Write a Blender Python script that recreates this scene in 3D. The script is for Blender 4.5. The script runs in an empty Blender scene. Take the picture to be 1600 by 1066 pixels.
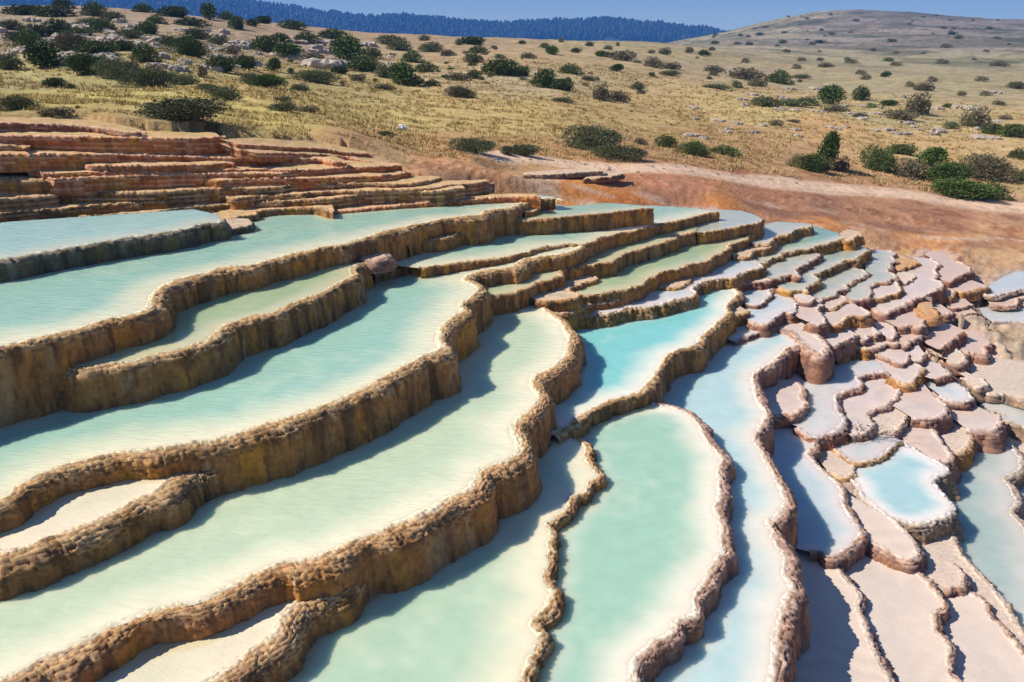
import bpy, math, random
import numpy as np
from mathutils import Vector, Matrix
from mathutils.geometry import delaunay_2d_cdt

# ---------------------------------------------------------------- camera, sky, sun, exposure
scene = bpy.context.scene
COL = scene.collection
CZ = 6.0                                  # height of the eye
PITCH = math.radians(20.2)
FPX = 1244.0
cam_d = bpy.data.cameras.new('camera')
cam = bpy.data.objects.new('camera', cam_d)
COL.objects.link(cam)
cam_d.sensor_width = 36.0
cam_d.lens = 36.0 * FPX / 1600.0
cam_d.clip_end = 30000
cam_d.clip_start = 0.05
cam.location = (0, 0, CZ)
cam.rotation_euler = (math.pi / 2 - PITCH, 0, 0)
scene.camera = cam

SUN_EL = math.radians(44)
HAZE = .00060
SHADOW_AZ = math.radians(88)              # compass direction the shadows point (from +Y clockwise)
w = bpy.data.worlds.new('World'); scene.world = w; w.use_nodes = True
nt = w.node_tree; nt.nodes.clear()
sky = nt.nodes.new('ShaderNodeTexSky'); sky.sky_type = 'NISHITA'; sky.sun_disc = False
sky.sun_elevation = SUN_EL; sky.sun_rotation = SHADOW_AZ + math.pi
sky.air_density = 1.0; sky.dust_density = 0.0; sky.ozone_density = 3; sky.altitude = 3000
bg = nt.nodes.new('ShaderNodeBackground'); bg.inputs[1].default_value = 0.098
wo = nt.nodes.new('ShaderNodeOutputWorld')
nt.links.new(sky.outputs[0], bg.inputs[0]); nt.links.new(bg.outputs[0], wo.inputs[0])

sd = bpy.data.lights.new('sun', 'SUN'); sd.energy = 5.0; sd.angle = math.radians(0.55); sd.color = (1.0, 0.91, 0.77)
so = bpy.data.objects.new('sun', sd); COL.objects.link(so)
shadow_dir = Vector((math.sin(SHADOW_AZ) * math.cos(SUN_EL), math.cos(SHADOW_AZ) * math.cos(SUN_EL), -math.sin(SUN_EL)))
so.rotation_euler = shadow_dir.to_track_quat('-Z', 'Y').to_euler(); so.location = (-30, 5, 40)

scene.view_settings.view_transform = 'Standard'; scene.view_settings.look = 'None'
scene.view_settings.gamma = 1; scene.view_settings.exposure = 0.38
scene.cycles.volume_bounces = 0
scene.cycles.max_bounces = 5

# ---------------------------------------------------------------- helpers
rng = np.random.default_rng(7)
cp, sp = math.cos(PITCH), math.sin(PITCH)

def rays(px, py):
    px = np.asarray(px, float); py = np.asarray(py, float)
    a = (px - 800) / FPX; b = (533 - py) / FPX
    return np.stack([a, cp + b * sp, -sp + b * cp], -1)

def unproj(px, py, h, k=0.0):
    """point of a level (tilt k) surface h metres below the eye seen at a pixel of the photograph"""
    d = rays(px, py)
    t = -h / (d[..., 2] + k * d[..., 0])
    P = d * t[..., None]
    P[..., 2] += CZ
    return P

def gtan(py):
    return math.tan(PITCH + math.atan((py - 533) / FPX))

def _h(ix, iy, iz, seed):
    n = (ix.astype(np.int64) * 374761393 + iy.astype(np.int64) * 668265263 + iz.astype(np.int64) * 2147483647 + seed * 974711) & 0xFFFFFFFF
    n = (n ^ (n >> 13)) * 1274126177 & 0xFFFFFFFF
    n = (n ^ (n >> 16)) * 2246822519 & 0xFFFFFFFF
    return ((n ^ (n >> 15)) & 0xFFFFFF) / float(0xFFFFFF)

def vnoise(x, y, z=None, seed=0):
    x = np.asarray(x, float); y = np.asarray(y, float)
    z = np.zeros_like(x) if z is None else np.asarray(z, float)
    ix, iy, iz = np.floor(x), np.floor(y), np.floor(z)
    fx, fy, fz = x - ix, y - iy, z - iz
    u, v, q = fx * fx * (3 - 2 * fx), fy * fy * (3 - 2 * fy), fz * fz * (3 - 2 * fz)
    r = 0
    for a in (0, 1):
        for b in (0, 1):
            for c in (0, 1):
                wt = (u if a else 1 - u) * (v if b else 1 - v) * (q if c else 1 - q)
                r = r + wt * _h(ix + a, iy + b, iz + c, seed)
    return r * 2 - 1

def fbm(x, y, z=None, seed=0, o=4, gain=.5):
    r = 0; a = 1; s = 0; f = 1
    for i in range(o):
        r = r + a * vnoise(x * f, y * f, None if z is None else z * f, seed + i * 17)
        s += a; a *= gain; f *= 2.03
    return r / s

def vor2(x, y, seed=0):
    ix, iy = np.floor(x), np.floor(y)
    f1 = np.full(x.shape, 9.); f2 = f1.copy(); oy = np.zeros_like(x); idn = np.zeros_like(x)
    for a in (-1, 0, 1):
        for b in (-1, 0, 1):
            cx, cy = ix + a, iy + b
            jx = cx + .1 + .8 * _h(cx, cy, cx * 0, seed); jy = cy + .1 + .8 * _h(cx, cy, cx * 0 + 1, seed)
            d = np.hypot(x - jx, y - jy)
            m = d < f1
            f2 = np.where(m, f1, np.minimum(f2, d))
            oy = np.where(m, y - jy, oy); idn = np.where(m, _h(cx, cy, cx * 0 + 2, seed), idn)
            f1 = np.where(m, d, f1)
    return f1, f2, oy, idn

def sst(a, b, x):
    t = np.clip((x - a) / (b - a), 0, 1); return t * t * (3 - 2 * t)

def mixc(A, B, t):
    return A * (1 - t[..., None]) + B * t[..., None]

def mesh_obj(name, V, F, mat, parent=None, col=None, smooth=True, fmat=None):
    """V (n,3), F list or int array of tris/quads -> ONE mesh object"""
    me = bpy.data.meshes.new(name)
    V = np.asarray(V, np.float32); F = np.asarray(F, np.int32)
    k = F.shape[1]
    me.vertices.add(len(V)); me.vertices.foreach_set('co', V.ravel())
    me.loops.add(F.size); me.loops.foreach_set('vertex_index', F.ravel())
    me.polygons.add(len(F))
    me.polygons.foreach_set('loop_start', np.arange(0, F.size, k, dtype=np.int32))
    me.polygons.foreach_set('loop_total', np.full(len(F), k, np.int32))
    me.polygons.foreach_set('use_smooth', np.full(len(F), smooth))
    if col is not None:
        c = np.ones((len(V), 4), np.float32); c[:, :3] = np.clip(col, 0, 1)
        at = me.color_attributes.new('tone', 'FLOAT_COLOR', 'POINT'); at.data.foreach_set('color', c.ravel())
    me.update(calc_edges=True); me.validate()
    if mat is not None: me.materials.append(mat)
    o = bpy.data.objects.new(name, me); COL.objects.link(o)
    if parent is not None: o.parent = parent
    return o

def tag(o, label=None, cat=None, group=None, kind=None):
    if label: o['label'] = label
    if cat: o['category'] = cat
    if group: o['group'] = group
    if kind: o['kind'] = kind
    return o

def empty(name, loc, label, cat, group=None):
    o = bpy.data.objects.new(name, None); COL.objects.link(o); o.location = loc
    o.empty_display_size = .1
    return tag(o, label, cat, group)

# ---------------------------------------------------------------- materials
def mat_base(name):
    m = bpy.data.materials.new(name); m.use_nodes = True
    n = m.node_tree; b = n.nodes['Principled BSDF']
    return m, n, b

def N(n, t, **kw):
    x = n.nodes.new(t)
    for k, v in kw.items():
        if k in x.inputs.keys(): x.inputs[k].default_value = v
        else: setattr(x, k, v)
    return x

def toned(name, rough, spec, var=.12, vscale=30, bump=None, bdist=.004, bscale=120, stretch=(1, 1, 1), hue=None):
    m, n, b = mat_base(name)
    at = N(n, 'ShaderNodeAttribute', attribute_name='tone')
    tc = N(n, 'ShaderNodeTexCoord'); mp = N(n, 'ShaderNodeMapping'); mp.inputs['Scale'].default_value = stretch
    n.links.new(tc.outputs['Object'], mp.inputs[0])
    nz = N(n, 'ShaderNodeTexNoise', Scale=vscale, Detail=6., Roughness=.65); n.links.new(mp.outputs[0], nz.inputs[0])
    mr = N(n, 'ShaderNodeMapRange'); mr.inputs[1].default_value = .25; mr.inputs[2].default_value = .75
    mr.inputs[3].default_value = 1 - var; mr.inputs[4].default_value = 1 + var
    n.links.new(nz.outputs[0], mr.inputs[0])
    mx = N(n, 'ShaderNodeVectorMath', operation='SCALE'); n.links.new(at.outputs['Color'], mx.inputs[0]); n.links.new(mr.outputs[0], mx.inputs['Scale'])
    n.links.new(mx.outputs[0], b.inputs['Base Color'])
    b.inputs['Roughness'].default_value = rough; b.inputs['Specular IOR Level'].default_value = spec
    if bump:
        n2 = N(n, 'ShaderNodeTexNoise', Scale=bscale, Detail=5., Roughness=.7); n.links.new(mp.outputs[0], n2.inputs[0])
        bp = N(n, 'ShaderNodeBump', Strength=bump, Distance=bdist); n.links.new(n2.outputs[0], bp.inputs['Height'])
        n.links.new(bp.outputs[0], b.inputs['Normal'])
    return m, n, b

M = {}
M['stone'] = toned('travertine_stone', .75, .35, var=.28, vscale=26, bump=1., bdist=.012, bscale=60, stretch=(1, 1, .45))[0]
M['ground'] = toned('dry_earth', .95, .1, var=.22, vscale=5, bump=.9, bdist=.05, bscale=9)[0]

def water_mat(name, rough, spec, bstr, bdist, scale=7):
    m, n, b = toned(name, rough, spec, var=.05, vscale=4)
    b.inputs['IOR'].default_value = 1.33
    if rough < .3:
        b.subsurface_method = 'BURLEY'; b.inputs['Subsurface Weight'].default_value = .8; b.inputs['Subsurface Radius'].default_value = (.7, 1., .9); b.inputs['Subsurface Scale'].default_value = .14
    tc = N(n, 'ShaderNodeTexCoord'); mp = N(n, 'ShaderNodeMapping'); mp.inputs['Scale'].default_value = (1, 2.6, 1); mp.inputs['Rotation'].default_value = (0, 0, .3)
    n.links.new(tc.outputs['Object'], mp.inputs[0])
    a = N(n, 'ShaderNodeTexNoise', Scale=scale, Detail=4., Roughness=.55, Distortion=.6); n.links.new(mp.outputs[0], a.inputs[0])
    bp = N(n, 'ShaderNodeBump', Strength=bstr, Distance=bdist); n.links.new(a.outputs[0], bp.inputs['Height'])
    n.links.new(bp.outputs[0], b.inputs['Normal'])
    return m
M['water'] = water_mat('pool_water', .06, .6, .6, .02, 7)
M['calm'] = water_mat('calm_pool_water', .06, .6, .4, .012, 8)
M['damp'] = water_mat('damp_sediment', .30, .5, .5, .012, 14)

def leaf_mat(name, c1, c2, rough=.6):
    m, n, b = mat_base(name)
    geo = N(n, 'ShaderNodeNewGeometry'); oi = N(n, 'ShaderNodeObjectInfo')
    rp = N(n, 'ShaderNodeMix', data_type='RGBA'); rp.inputs[6].default_value = (*c1, 1); rp.inputs[7].default_value = (*c2, 1)
    n.links.new(geo.outputs['Random Per Island'], rp.inputs[0])
    hs = N(n, 'ShaderNodeHueSaturation'); mr = N(n, 'ShaderNodeMapRange'); mr.inputs[3].default_value = .7; mr.inputs[4].default_value = 1.3
    n.links.new(oi.outputs['Random'], mr.inputs[0]); n.links.new(mr.outputs[0], hs.inputs['Value']); n.links.new(rp.outputs[2], hs.inputs['Color'])
    n.links.new(hs.outputs[0], b.inputs['Base Color'])
    b.inputs['Roughness'].default_value = rough; b.inputs['Specular IOR Level'].default_value = .2
    return m
M['leaf0'] = leaf_mat('juniper_leaf', (.05, .085, .025), (.15, .19, .06))
M['leaf1'] = leaf_mat('grey_green_leaf', (.09, .11, .045), (.22, .23, .12))
M['leaf2'] = leaf_mat('fresh_green_leaf', (.05, .095, .02), (.13, .19, .05))
M['leaf3'] = leaf_mat('dusty_brush_leaf', (.11, .10, .06), (.22, .20, .12))
M['straw'] = leaf_mat('dry_grass', (.34, .24, .09), (.58, .46, .19), .8)
M['bark'] = leaf_mat('bark', (.13, .09, .06), (.18, .13, .09), .9)

def plain(name, c, rough=.7):
    m, n, b = mat_base(name)
    nz = N(n, 'ShaderNodeTexNoise', Scale=6., Detail=5.)
    mx = N(n, 'ShaderNodeMix', data_type='RGBA'); mx.inputs[6].default_value = (*[v * .75 for v in c], 1); mx.inputs[7].default_value = (*[min(1, v * 1.2) for v in c], 1)
    n.links.new(nz.outputs[0], mx.inputs[0]); n.links.new(mx.outputs[2], b.inputs['Base Color']); b.inputs['Roughness'].default_value = rough
    return m
M['limestone'] = plain('pale_limestone', (.42, .36, .30), .9)
M['litter'] = plain('white_plastic', (.8, .84, .86), .4)

# pool palettes: shallow, deep, metres to full depth, material
POOL = {
 'tq': ((.80, .77, .56), (.33, .55, .46), .85, 'water'),
 'tb': ((.62, .68, .58), (.40, .62, .62), .8, 'water'),
 'tc': ((.84, .80, .60), (.50, .62, .45), .7, 'water'),
 'gr': ((.62, .58, .38), (.36, .48, .30), .5, 'calm'),
 'cr': ((.80, .71, .54), (.68, .65, .49), .5, 'damp'),
 'cp': ((.72, .59, .50), (.63, .54, .48), .5, 'damp'),
 'cg': ((.80, .76, .56), (.42, .58, .44), .8, 'calm'),
 'te': ((.84, .79, .66), (.34, .55, .44), .6, 'calm'),
 'sk': ((.84, .82, .70), (.22, .58, .58), .55, 'calm'),
 'bc': ((.80, .74, .64), (.44, .62, .64), .5, 'calm'),
 'bl': ((.72, .67, .64), (.48, .58, .62), .35, 'calm'),
 'lb': ((.66, .60, .58), (.54, .57, .58), .35, 'calm'),
 'sb': ((.82, .78, .74), (.38, .58, .62), .35, 'calm'),
 'wb': ((.60, .57, .52), (.36, .46, .44), .6, 'calm'),
 'gy': ((.60, .55, .46), (.46, .48, .40), .3, 'calm'),
 'gg': ((.58, .56, .48), (.36, .44, .40), .3, 'calm'),
 'tg': ((.60, .58, .46), (.26, .42, .36), .4, 'calm'),
 'lv': ((.70, .57, .51), (.63, .53, .50), .3, 'damp'),
 'tn': ((.66, .48, .33), (.56, .44, .32), .3, 'stone'),
 'ts': ((.70, .56, .46), (.62, .51, .43), .3, 'stone'),
 'lo': ((.66, .48, .39), (.60, .46, .40), .3, 'damp'),
 'og': ((.62, .33, .15), (.58, .36, .20), .3, 'stone'),
 'yl': ((.68, .44, .24), (.56, .38, .17), .3, 'stone'),
}
# wall palettes: shoulder, face, streak A, streak B
WALL = {
 'br': ((.68, .46, .24), (.37, .175, .055), (.56, .25, .035), (.12, .065, .03)),
 'dk': ((.40, .34, .24), (.13, .10, .055), (.24, .16, .06), (.06, .05, .03)),
 'or': ((.80, .50, .32), (.58, .19, .055), (.66, .31, .045), (.26, .09, .04)),
 'rd': ((.62, .40, .30), (.30, .115, .06), (.48, .20, .08), (.20, .08, .06)),
 'ob': ((.72, .47, .24), (.41, .175, .055), (.58, .24, .04), (.17, .08, .04)),
 'pk': ((.62, .42, .32), (.30, .15, .10), (.44, .21, .10), (.14, .075, .065)),
 'gy': ((.62, .50, .40), (.28, .18, .12), (.42, .28, .16), (.20, .14, .10)),
 'ts': ((.70, .56, .46), (.62, .51, .43), .3, 'stone'),
 'lo': ((.66, .48, .39), (.60, .46, .40), .3, 'damp'),
 'og': ((.62, .34, .16), (.50, .24, .09), (.58, .30, .10), (.34, .15, .07)),
}
# id, depth below eye, tilt, shoulder, wall depth, pool palette, wall palette, rim outline, hidden outline, label
T=[
('a',1.07,0,.022,.3,'yl','rd','@0,0,1 -150,193 0,192 60,194 130,198 180,205 215,212','@0,0,1 215,204 130,189 -150,185','dark red top bank of the terraces at the left edge under dry grass'),
('b',1.23,0,.029,.35,'yl','or','@0,200,4 -600,45 0,50 300,52 600,58 900,62 1150,65 1320,68 1372,72','@0,200,4 1385,70 1340,50 1000,42 800,32 0,12 -600,12','tall pink orange travertine step with a rounded right end, second from top at left'),
('c0',1.42,0,.029,.2,'yl','br','@0,200,4 -600,105 0,112 60,120 120,128','@0,200,4 130,145 0,85 -600,85','small rounded brown bulge at left edge in front of the tall pink step'),
('c2',1.33,0,.014,.15,'yl','or','@0,200,4 1380,100 1600,108 @400,200,4 200,120 400,130 600,160 700,180','@400,200,4 700,160 400,105 0,88 @0,200,4 1370,80','thin mauve red ledge starting right of the tall pink step'),
('c3',1.40,0,.014,.15,'yl','or','@0,200,4 1385,135 1520,142 1600,155 @400,200,4 200,160 420,170 560,180 700,215 850,235','@400,200,4 850,215 560,160 0,130 @0,200,4 1375,110','thin pink ledge just below the mauve one right of the tall step'),
('c',1.464,0,.025,.3,'yl','or','@0,200,4 -600,165 0,165 300,165 700,167 1000,175 1200,180 1390,185 1600,185 @400,200,4 200,190 400,195 480,215 560,235','@400,200,4 560,212 400,170 0,155 @0,200,4 1390,145 1380,125 900,145 0,145 -600,145','long brown red step running below the tall pink step from the left edge'),
('d',1.589,0,.018,.15,'yl','or','@0,200,4 400,240 600,237 900,235 1200,230 1380,232 1425,236','@0,200,4 1420,218 400,215','short thin orange ledge with a rounded right tip under the long brown red step'),
('e',1.637,0,.018,.2,'yl','or','@0,200,4 100,290 300,285 600,275 900,268 1300,262 1600,258 @400,200,4 300,262 600,245 800,245 900,250','@400,200,4 900,230 600,220 0,235 @0,200,4 1420,232 1000,238 400,243 100,270','long narrow pink ledge with white edge, fifth step from the top'),
('f',1.698,0,.029,.35,'yl','or','@0,200,4 150,320 300,318 480,310 700,303 1000,292 1200,287 1600,282 @400,200,4 180,282 300,290','@400,200,4 300,285 200,260 @0,200,4 1600,262 1000,270 500,280 150,295','tall golden orange step in the middle of the red flight'),
('f0',1.75,0,.07,.4,'yl','br','@0,200,4 -600,330 0,318 60,318 130,325 200,340 270,350','@0,200,4 320,380 250,335 130,295 0,285 -600,295','big rounded dark brown bulge at the left edge below the golden orange step'),
('f2',1.80,0,.018,.25,'yl','or','@0,200,4 1230,340 1450,322 1600,318 @400,200,4 200,315 400,312 600,305 950,295','@400,200,4 950,280 300,295 0,292 @0,200,4 1240,315','bright orange ledge right of the golden orange step'),
('g',1.921,0,.022,.3,'yl','br','@0,200,4 -600,455 0,443 200,430 330,418 350,408 600,402 850,402 1000,398 1200,385 1400,378 1600,376 @400,200,4 150,370 280,355 500,352 700,345 900,350 1150,330','@400,200,4 1150,312 500,325 0,345 @0,200,4 1250,365 900,380 400,375 320,380 0,410 -600,420','rust orange step with a yellow left part above the long dark steps'),
('h',2.054,0,.022,.3,'yl','br','@0,200,4 -600,545 0,530 200,515 400,500 600,483 800,470 1050,455 1300,428 1400,425 1460,440 1600,426 @400,200,4 300,410 480,395 700,393 900,385 1100,375 1250,352 1450,350','@400,200,4 1450,332 900,365 480,375 0,395 @0,200,4 1400,400 900,422 300,440 0,480 -600,500','long olive brown step with yellow crusted tread, second above the pale top pool'),
('i',2.187,0,.025,.35,'yl','br','@0,200,4 -600,625 0,605 200,590 350,570 480,560 650,545 900,530 1150,500 1300,485 1500,470 1600,465 @400,200,4 200,455 450,440 700,412 1000,397 1300,392','@400,200,4 1300,372 700,392 0,440 @0,200,4 1400,455 900,490 300,530 0,570 -600,590','lowest long dark olive step directly behind the pale top left pool'),
('i2',2.27,0,.018,.12,'yl','br','@0,200,4 1180,552 1300,545 1400,537 1430,525','@0,200,4 1430,500 1190,515','tiny yellow topped ledge above the right end of the top left pool'),
('j2',2.33,0,.018,.2,'yl','or','@400,200,4 350,480 600,457 800,440 900,430 1100,415 1300,420','@400,200,4 1300,395 900,405 500,440 350,455','short orange ledge just above the far shore of the long turquoise pool'),
('j3',2.15,0,.022,.18,'yl','pk','@400,200,4 1060,385 1200,362 1260,350 1400,352 1490,362','@400,200,4 1480,350 1300,328 1080,355','mauve rounded step at the right end of the red flight'),
('k',2.42,0,.029,.3,'yl','br','@0,200,4 1340,578 1450,562 1600,540 @400,200,4 0,525 130,505 370,498 450,515 490,522','@400,200,4 480,490 100,475 @0,200,4 1400,520 1350,550','dark brown bank bordering the far left shore of the long turquoise pool'),
('k2',2.50,0,.022,.2,'yl','or','@400,200,4 480,524 700,502 900,482 1200,460 1450,440 1600,430 @800,200,4 180,432','@800,200,4 150,418 @400,200,4 1600,412 1200,435 900,455 500,498','thin orange crusted bank along the far shore of the long turquoise pool'),
('m1',2.57,0,.014,.1,'tn','gy','@800,200,4 70,293 200,292 350,285 500,272 570,270','@800,200,4 570,255 300,262 80,280','upper small grey stepped ledge beside the dirt track'),
('m2',2.66,0,.014,.1,'tn','gy','@800,200,4 60,326 150,323 250,311 400,301 480,299','@800,200,4 480,283 250,288 70,308','lower small grey stepped ledge beside the dirt track'),
('m3',2.68,0,.014,.1,'tn','rd','@800,200,4 440,325 600,309 700,292','@800,200,4 700,276 500,285','small dark red ledge right of the grey ledges by the dirt track'),
('Ta',2.34,.015,.07,.4,'tb','dk','@0,0,1 -150,425 0,407 55,397 82,392 132,384 175,377 217,370 265,364 297,357 322,350 342,349 348,346','@0,0,1 340,338 300,335 200,342 0,356 -150,370','pale blue pool at the top left held by a black brown wall'),
('S1',2.42,0,.022,.2,'tn','dk','@0,0,1 358,358 370,356 392,352 394,348','@0,0,1 388,345 352,345','flat tan block beside the right end of the pale top left pool'),
('T1',2.60,.022,.11,.95,'tq','br','@0,0,1 -150,572 0,543 62,530 117,519 160,504 217,491 234,482 236,475 243,461 262,447 285,437 317,431 350,421 400,415 422,406 450,400 485,392 510,386 540,381 575,372 605,362 625,357 670,347 700,342 750,336 762,331 800,325 812,320 832,315 867,311 874,313','@0,0,1 864,307 800,303 640,312 520,320 400,333 350,338 200,360 0,392 -150,410','long turquoise pool stretching from the left edge towards the track'),
('S4',2.72,0,.022,.12,'tn','br','@0,0,1 818,333 830,331 840,327 838,323','@0,0,1 832,320 816,326','tiny tan block at the right tip of the long turquoise pool'),
('T1b',2.80,0,.09,.6,'gr','br','@0,0,1 100,560 135,576 165,571 210,566 232,557 265,550 287,544 325,534 350,512 360,507 400,495 425,490 452,477 482,466 507,456 530,442 550,432 554,427 550,422 560,414 572,410','@0,0,1 585,392 520,390 430,405 320,430 255,450 240,480 230,500 150,525 110,560','narrow olive green pool tucked below the wall of the long turquoise pool'),
('S2',2.78,0,.12,.16,'tn','pk','@0,0,1 560,404 572,407 585,407 597,403 600,398','@0,0,1 592,388 556,392','smooth rounded pink boulder at the end of the narrow olive pool'),
('S3',3.04,0,.036,.2,'tn','br','@0,0,1 583,430 600,426 620,421 640,417 654,418 642,409','@0,0,1 605,402 582,412','low flat brown ledge sticking into turquoise water beside the pink boulder'),
('T1c',2.81,0,.036,.35,'gr','br','@400,200,4 932,740 1000,710 1100,700 1220,680 1280,650 1400,625 1440,622','@400,200,4 1440,560 1200,560 1000,600 900,640 910,720','short shadowed ledge under the middle of the long pool wall'),
('R1',2.80,0,.029,.3,'gr','br','@400,200,4 1450,606 1530,588 @800,200,4 0,580 100,577 200,570 330,556 440,545 600,530 700,516 880,502','@0,0,1 1020,323 980,319 950,317 925,319 885,322 850,316 800,320 770,335 755,345','narrow grey green pool beyond the small bright turquoise pool'),
('R2',3.04,.035,.036,.35,'tq','br','@400,400,4 1020,77 1230,52 1370,32 1570,6 @800,200,4 0,796 80,781 150,757 250,741 350,727 430,730 550,692 650,662 760,642 880,612 1000,587 1090,567 1160,548 1230,532 1290,528','@0,0,1 1130,334 1112,329 1080,325 1050,323 1015,321 900,330 780,342 700,355 640,375 600,395 590,412','bright turquoise pool with a thin straight broken rim, right of the pink boulder'),
('T2',3.12,-.015,.12,.7,'tq','br','@0,600,4 -600,880 -200,800 0,740 100,690 230,600 400,530 600,480 750,450 900,430 1100,395 1300,365 1450,330 1597,290 @400,400,4 100,1050 300,990 400,955 550,890 700,820 850,745 950,690 1050,630 1170,580 1160,520 1190,440 1260,380 1310,350 1290,300 1370,240 1390,210 1370,180 1310,150 1330,120 1430,95 1600,77 @800,200,4 0,882 90,827 200,805 330,786 440,742','@0,0,1 905,376 800,388 700,402 650,405 590,415 570,422 540,435 480,462 420,485 350,510 280,545 200,565 100,575 0,600 -150,640','large turquoise pool curving across the middle left of the picture'),
('T2b',3.36,0,.14,.7,'cr','br','@0,600,4 -600,1140 -200,1110 0,1075 130,1050 200,1040 350,960 540,900 700,840 880,740 1000,690 1120,590 1200,540 1290,520 1345,508','@0,600,4 1400,440 1100,430 800,500 400,600 100,760 0,820 -300,900 -600,980','small cream pool squeezed between two brown walls near the left edge'),
('R3',3.33,0,.036,.4,'gr','br','@750,400,8 90,500 150,502 400,462 480,432 600,392 700,342 850,300 940,260 1000,250 1000,195 1040,172 1200,142 1400,112 @900,310,8 300,812 450,792 560,722 600,690 800,642 900,602 1000,582 1100,542 1250,502 1260,472 1350,442 1500,415','@0,0,1 1095,345 1070,340 990,358 905,378 880,385 800,410 750,425 745,455','long khaki green pool winding below the bright turquoise pool'),
('R3b',3.27,.02,.032,.3,'gy','br','@1100,320,8 -95,352 0,348 150,325 300,296 480,266 600,246 700,215 735,182','@1100,320,8 700,140 650,115 300,95 150,95 0,110 -100,180 -150,260','grey green pool between the tip of the bright turquoise pool and the orange ground'),
('R4a',3.50,0,.029,.3,'tn','ob','@750,400,8 690,560 850,560 1000,550 1170,522 1250,497 1160,462 1100,412 1200,377 1330,332 1450,290 1430,250 1400,232 1570,202','@750,400,8 1500,120 1050,200 1000,300 700,410 640,500','tan shallow shelf with an orange scaled lip beside the green stepped pool'),
('R4',3.56,0,.036,.4,'gr','br','@750,400,8 1130,480 1280,492 1400,482 1600,462 @930,400,8 100,462 250,432 400,412 430,390 560,372 650,292 690,270 740,262 800,212 900,192 1050,162 1170,112 1300,92 1400,62 1480,2 @1100,320,8 200,602 330,532 290,515 400,472 540,430 540,402 600,372 660,342 672,320 640,305','@1100,320,8 600,255 300,300 0,355 @0,0,1 1060,375 980,395 900,420 885,440','green pool with a white streak, between two dark toothed rims'),
('R5a',3.68,0,.029,.25,'tn','ob','@750,400,8 860,650 900,702 1000,722 1100,702 1200,662 1300,622 1400,582 1550,572 @930,400,8 100,562 180,560 200,542 300,512 400,492 450,500','@930,400,8 380,455 250,480 0,510 @750,400,8 1200,560 1000,600 880,620','yellow brown narrow shelf under the orange scaled lip'),
('R5i',3.75,0,.022,.15,'tn','br','@930,400,8 790,392 850,392 920,402 1030,382 1110,342 1170,302 1150,270','@930,400,8 1090,240 950,270 850,320','small raised tan oval inside the pale strip pool'),
('R5',3.79,0,.029,.35,'bl','br','@750,400,8 1080,782 1250,742 1400,732 1600,712 @930,400,8 250,692 320,672 450,642 600,632 750,602 870,572 1000,542 1130,522 1240,472 1240,442 1190,422 1280,352 1320,322 1450,292 1600,272 @1100,430,8 100,52 200,42 285,32 @1100,320,8 350,912 400,890 440,862 540,817 620,792 700,777 675,745 700,722','@1100,320,8 680,680 600,640 570,590 450,590 200,590 0,730 @0,0,1 1060,420 1020,435 975,450 940,470 890,485','pale strip pool running up behind the sky blue pool'),
('R7',3.67,0,.029,.25,'gy','br','@1100,320,8 600,500 680,490 800,477 830,440 870,402 960,372 1060,362 1100,322 1180,292 1250,282 1340,257','@1100,320,8 1300,232 900,212 780,240 700,330 620,380 580,460','grey green pool behind a dark toothed rim at the orange ground'),
('A1',3.72,0,.022,.2,'tn','br','@1100,320,8 360,642 450,647 560,642 575,592 650,557 740,552 810,532 820,490','@1100,320,8 800,460 600,480 540,505 430,555 380,590','tiny tan pocket left of the teal pool beside the orange ground'),
('R8',3.85,0,.029,.3,'tg','br','@1100,320,8 680,730 750,717 810,687 860,657 930,647 960,612 1060,592 1180,560 @1250,360,8 130,222 155,192 290,172 400,132 470,117 520,85','@1250,360,8 480,40 350,-5 150,-60 @1100,320,8 1250,290 1150,325 1000,370 870,420 820,510 700,590 640,650','teal pool with a curved far shore against the orange ground'),
('R8b',3.86,0,.022,.2,'tn','br','@1250,360,8 530,102 600,132 660,92 700,72 770,62','@1250,360,8 760,25 600,-5 500,35','tan corner pocket at the right tip of the teal pool'),
('R6b',3.96,0,.025,.25,'ts','rd','@1100,320,8 290,1022 400,1002 500,977 640,962 780,947 850,940 840,925','@1100,320,8 780,850 690,750 600,790 450,890 400,950 300,995','tan pocket with a red brown lip between pale pools'),
('R9',3.94,0,.025,.25,'gy','rd','@1100,320,8 855,932 900,917 980,882 1050,872 1110,872 1170,892 1130,817 1200,772 1280,722 1290,702 1400,652 1450,627 1430,612','@1100,320,8 1400,585 1300,570 960,630 800,710 720,780 780,880','grey white pool left of the steel green strip, red lip at its lower left'),
('R10',4.05,0,.025,.28,'gg','br','@1100,430,8 950,157 1030,192 1090,197 1190,182 1250,192 1300,207 @1250,360,8 50,737 100,692 160,652 215,617 150,552 230,517 340,477 420,432 500,407 545,387 560,367 680,357 760,302 800,272 870,252','@1250,360,8 850,215 700,195 560,180 300,230 200,290 100,370 0,470 @1100,320,8 1150,870 860,920 880,960','steel green strip pool running down from the orange ground in a zigzag'),
('R10b',4.10,0,.022,.15,'lv','pk','@1100,430,8 1150,262 1210,302 1290,332 1340,312 1380,287','@1100,430,8 1350,225 1200,180 1080,190 1100,240','small cream shelf below the zigzag strip pool'),
('R11',4.09,0,.025,.25,'bl','rd','@1100,430,8 500,335 560,362 640,372 700,352 750,302 820,252 800,202 830,172 930,142','@1100,430,8 880,60 700,80 500,140 400,190 420,260','light blue pocket with a red brick coloured lip right of the sky blue pool'),
('B2',4.15,0,.025,.25,'bl','pk','@1100,430,8 560,572 700,602 750,612 820,562 880,512 960,462 1040,442 1090,472 1130,402 1140,342 1180,290','@1100,430,8 1150,230 1050,180 980,160 880,190 700,370 560,400 530,500','pale blue pocket stepping down beside the red lipped one'),
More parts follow.
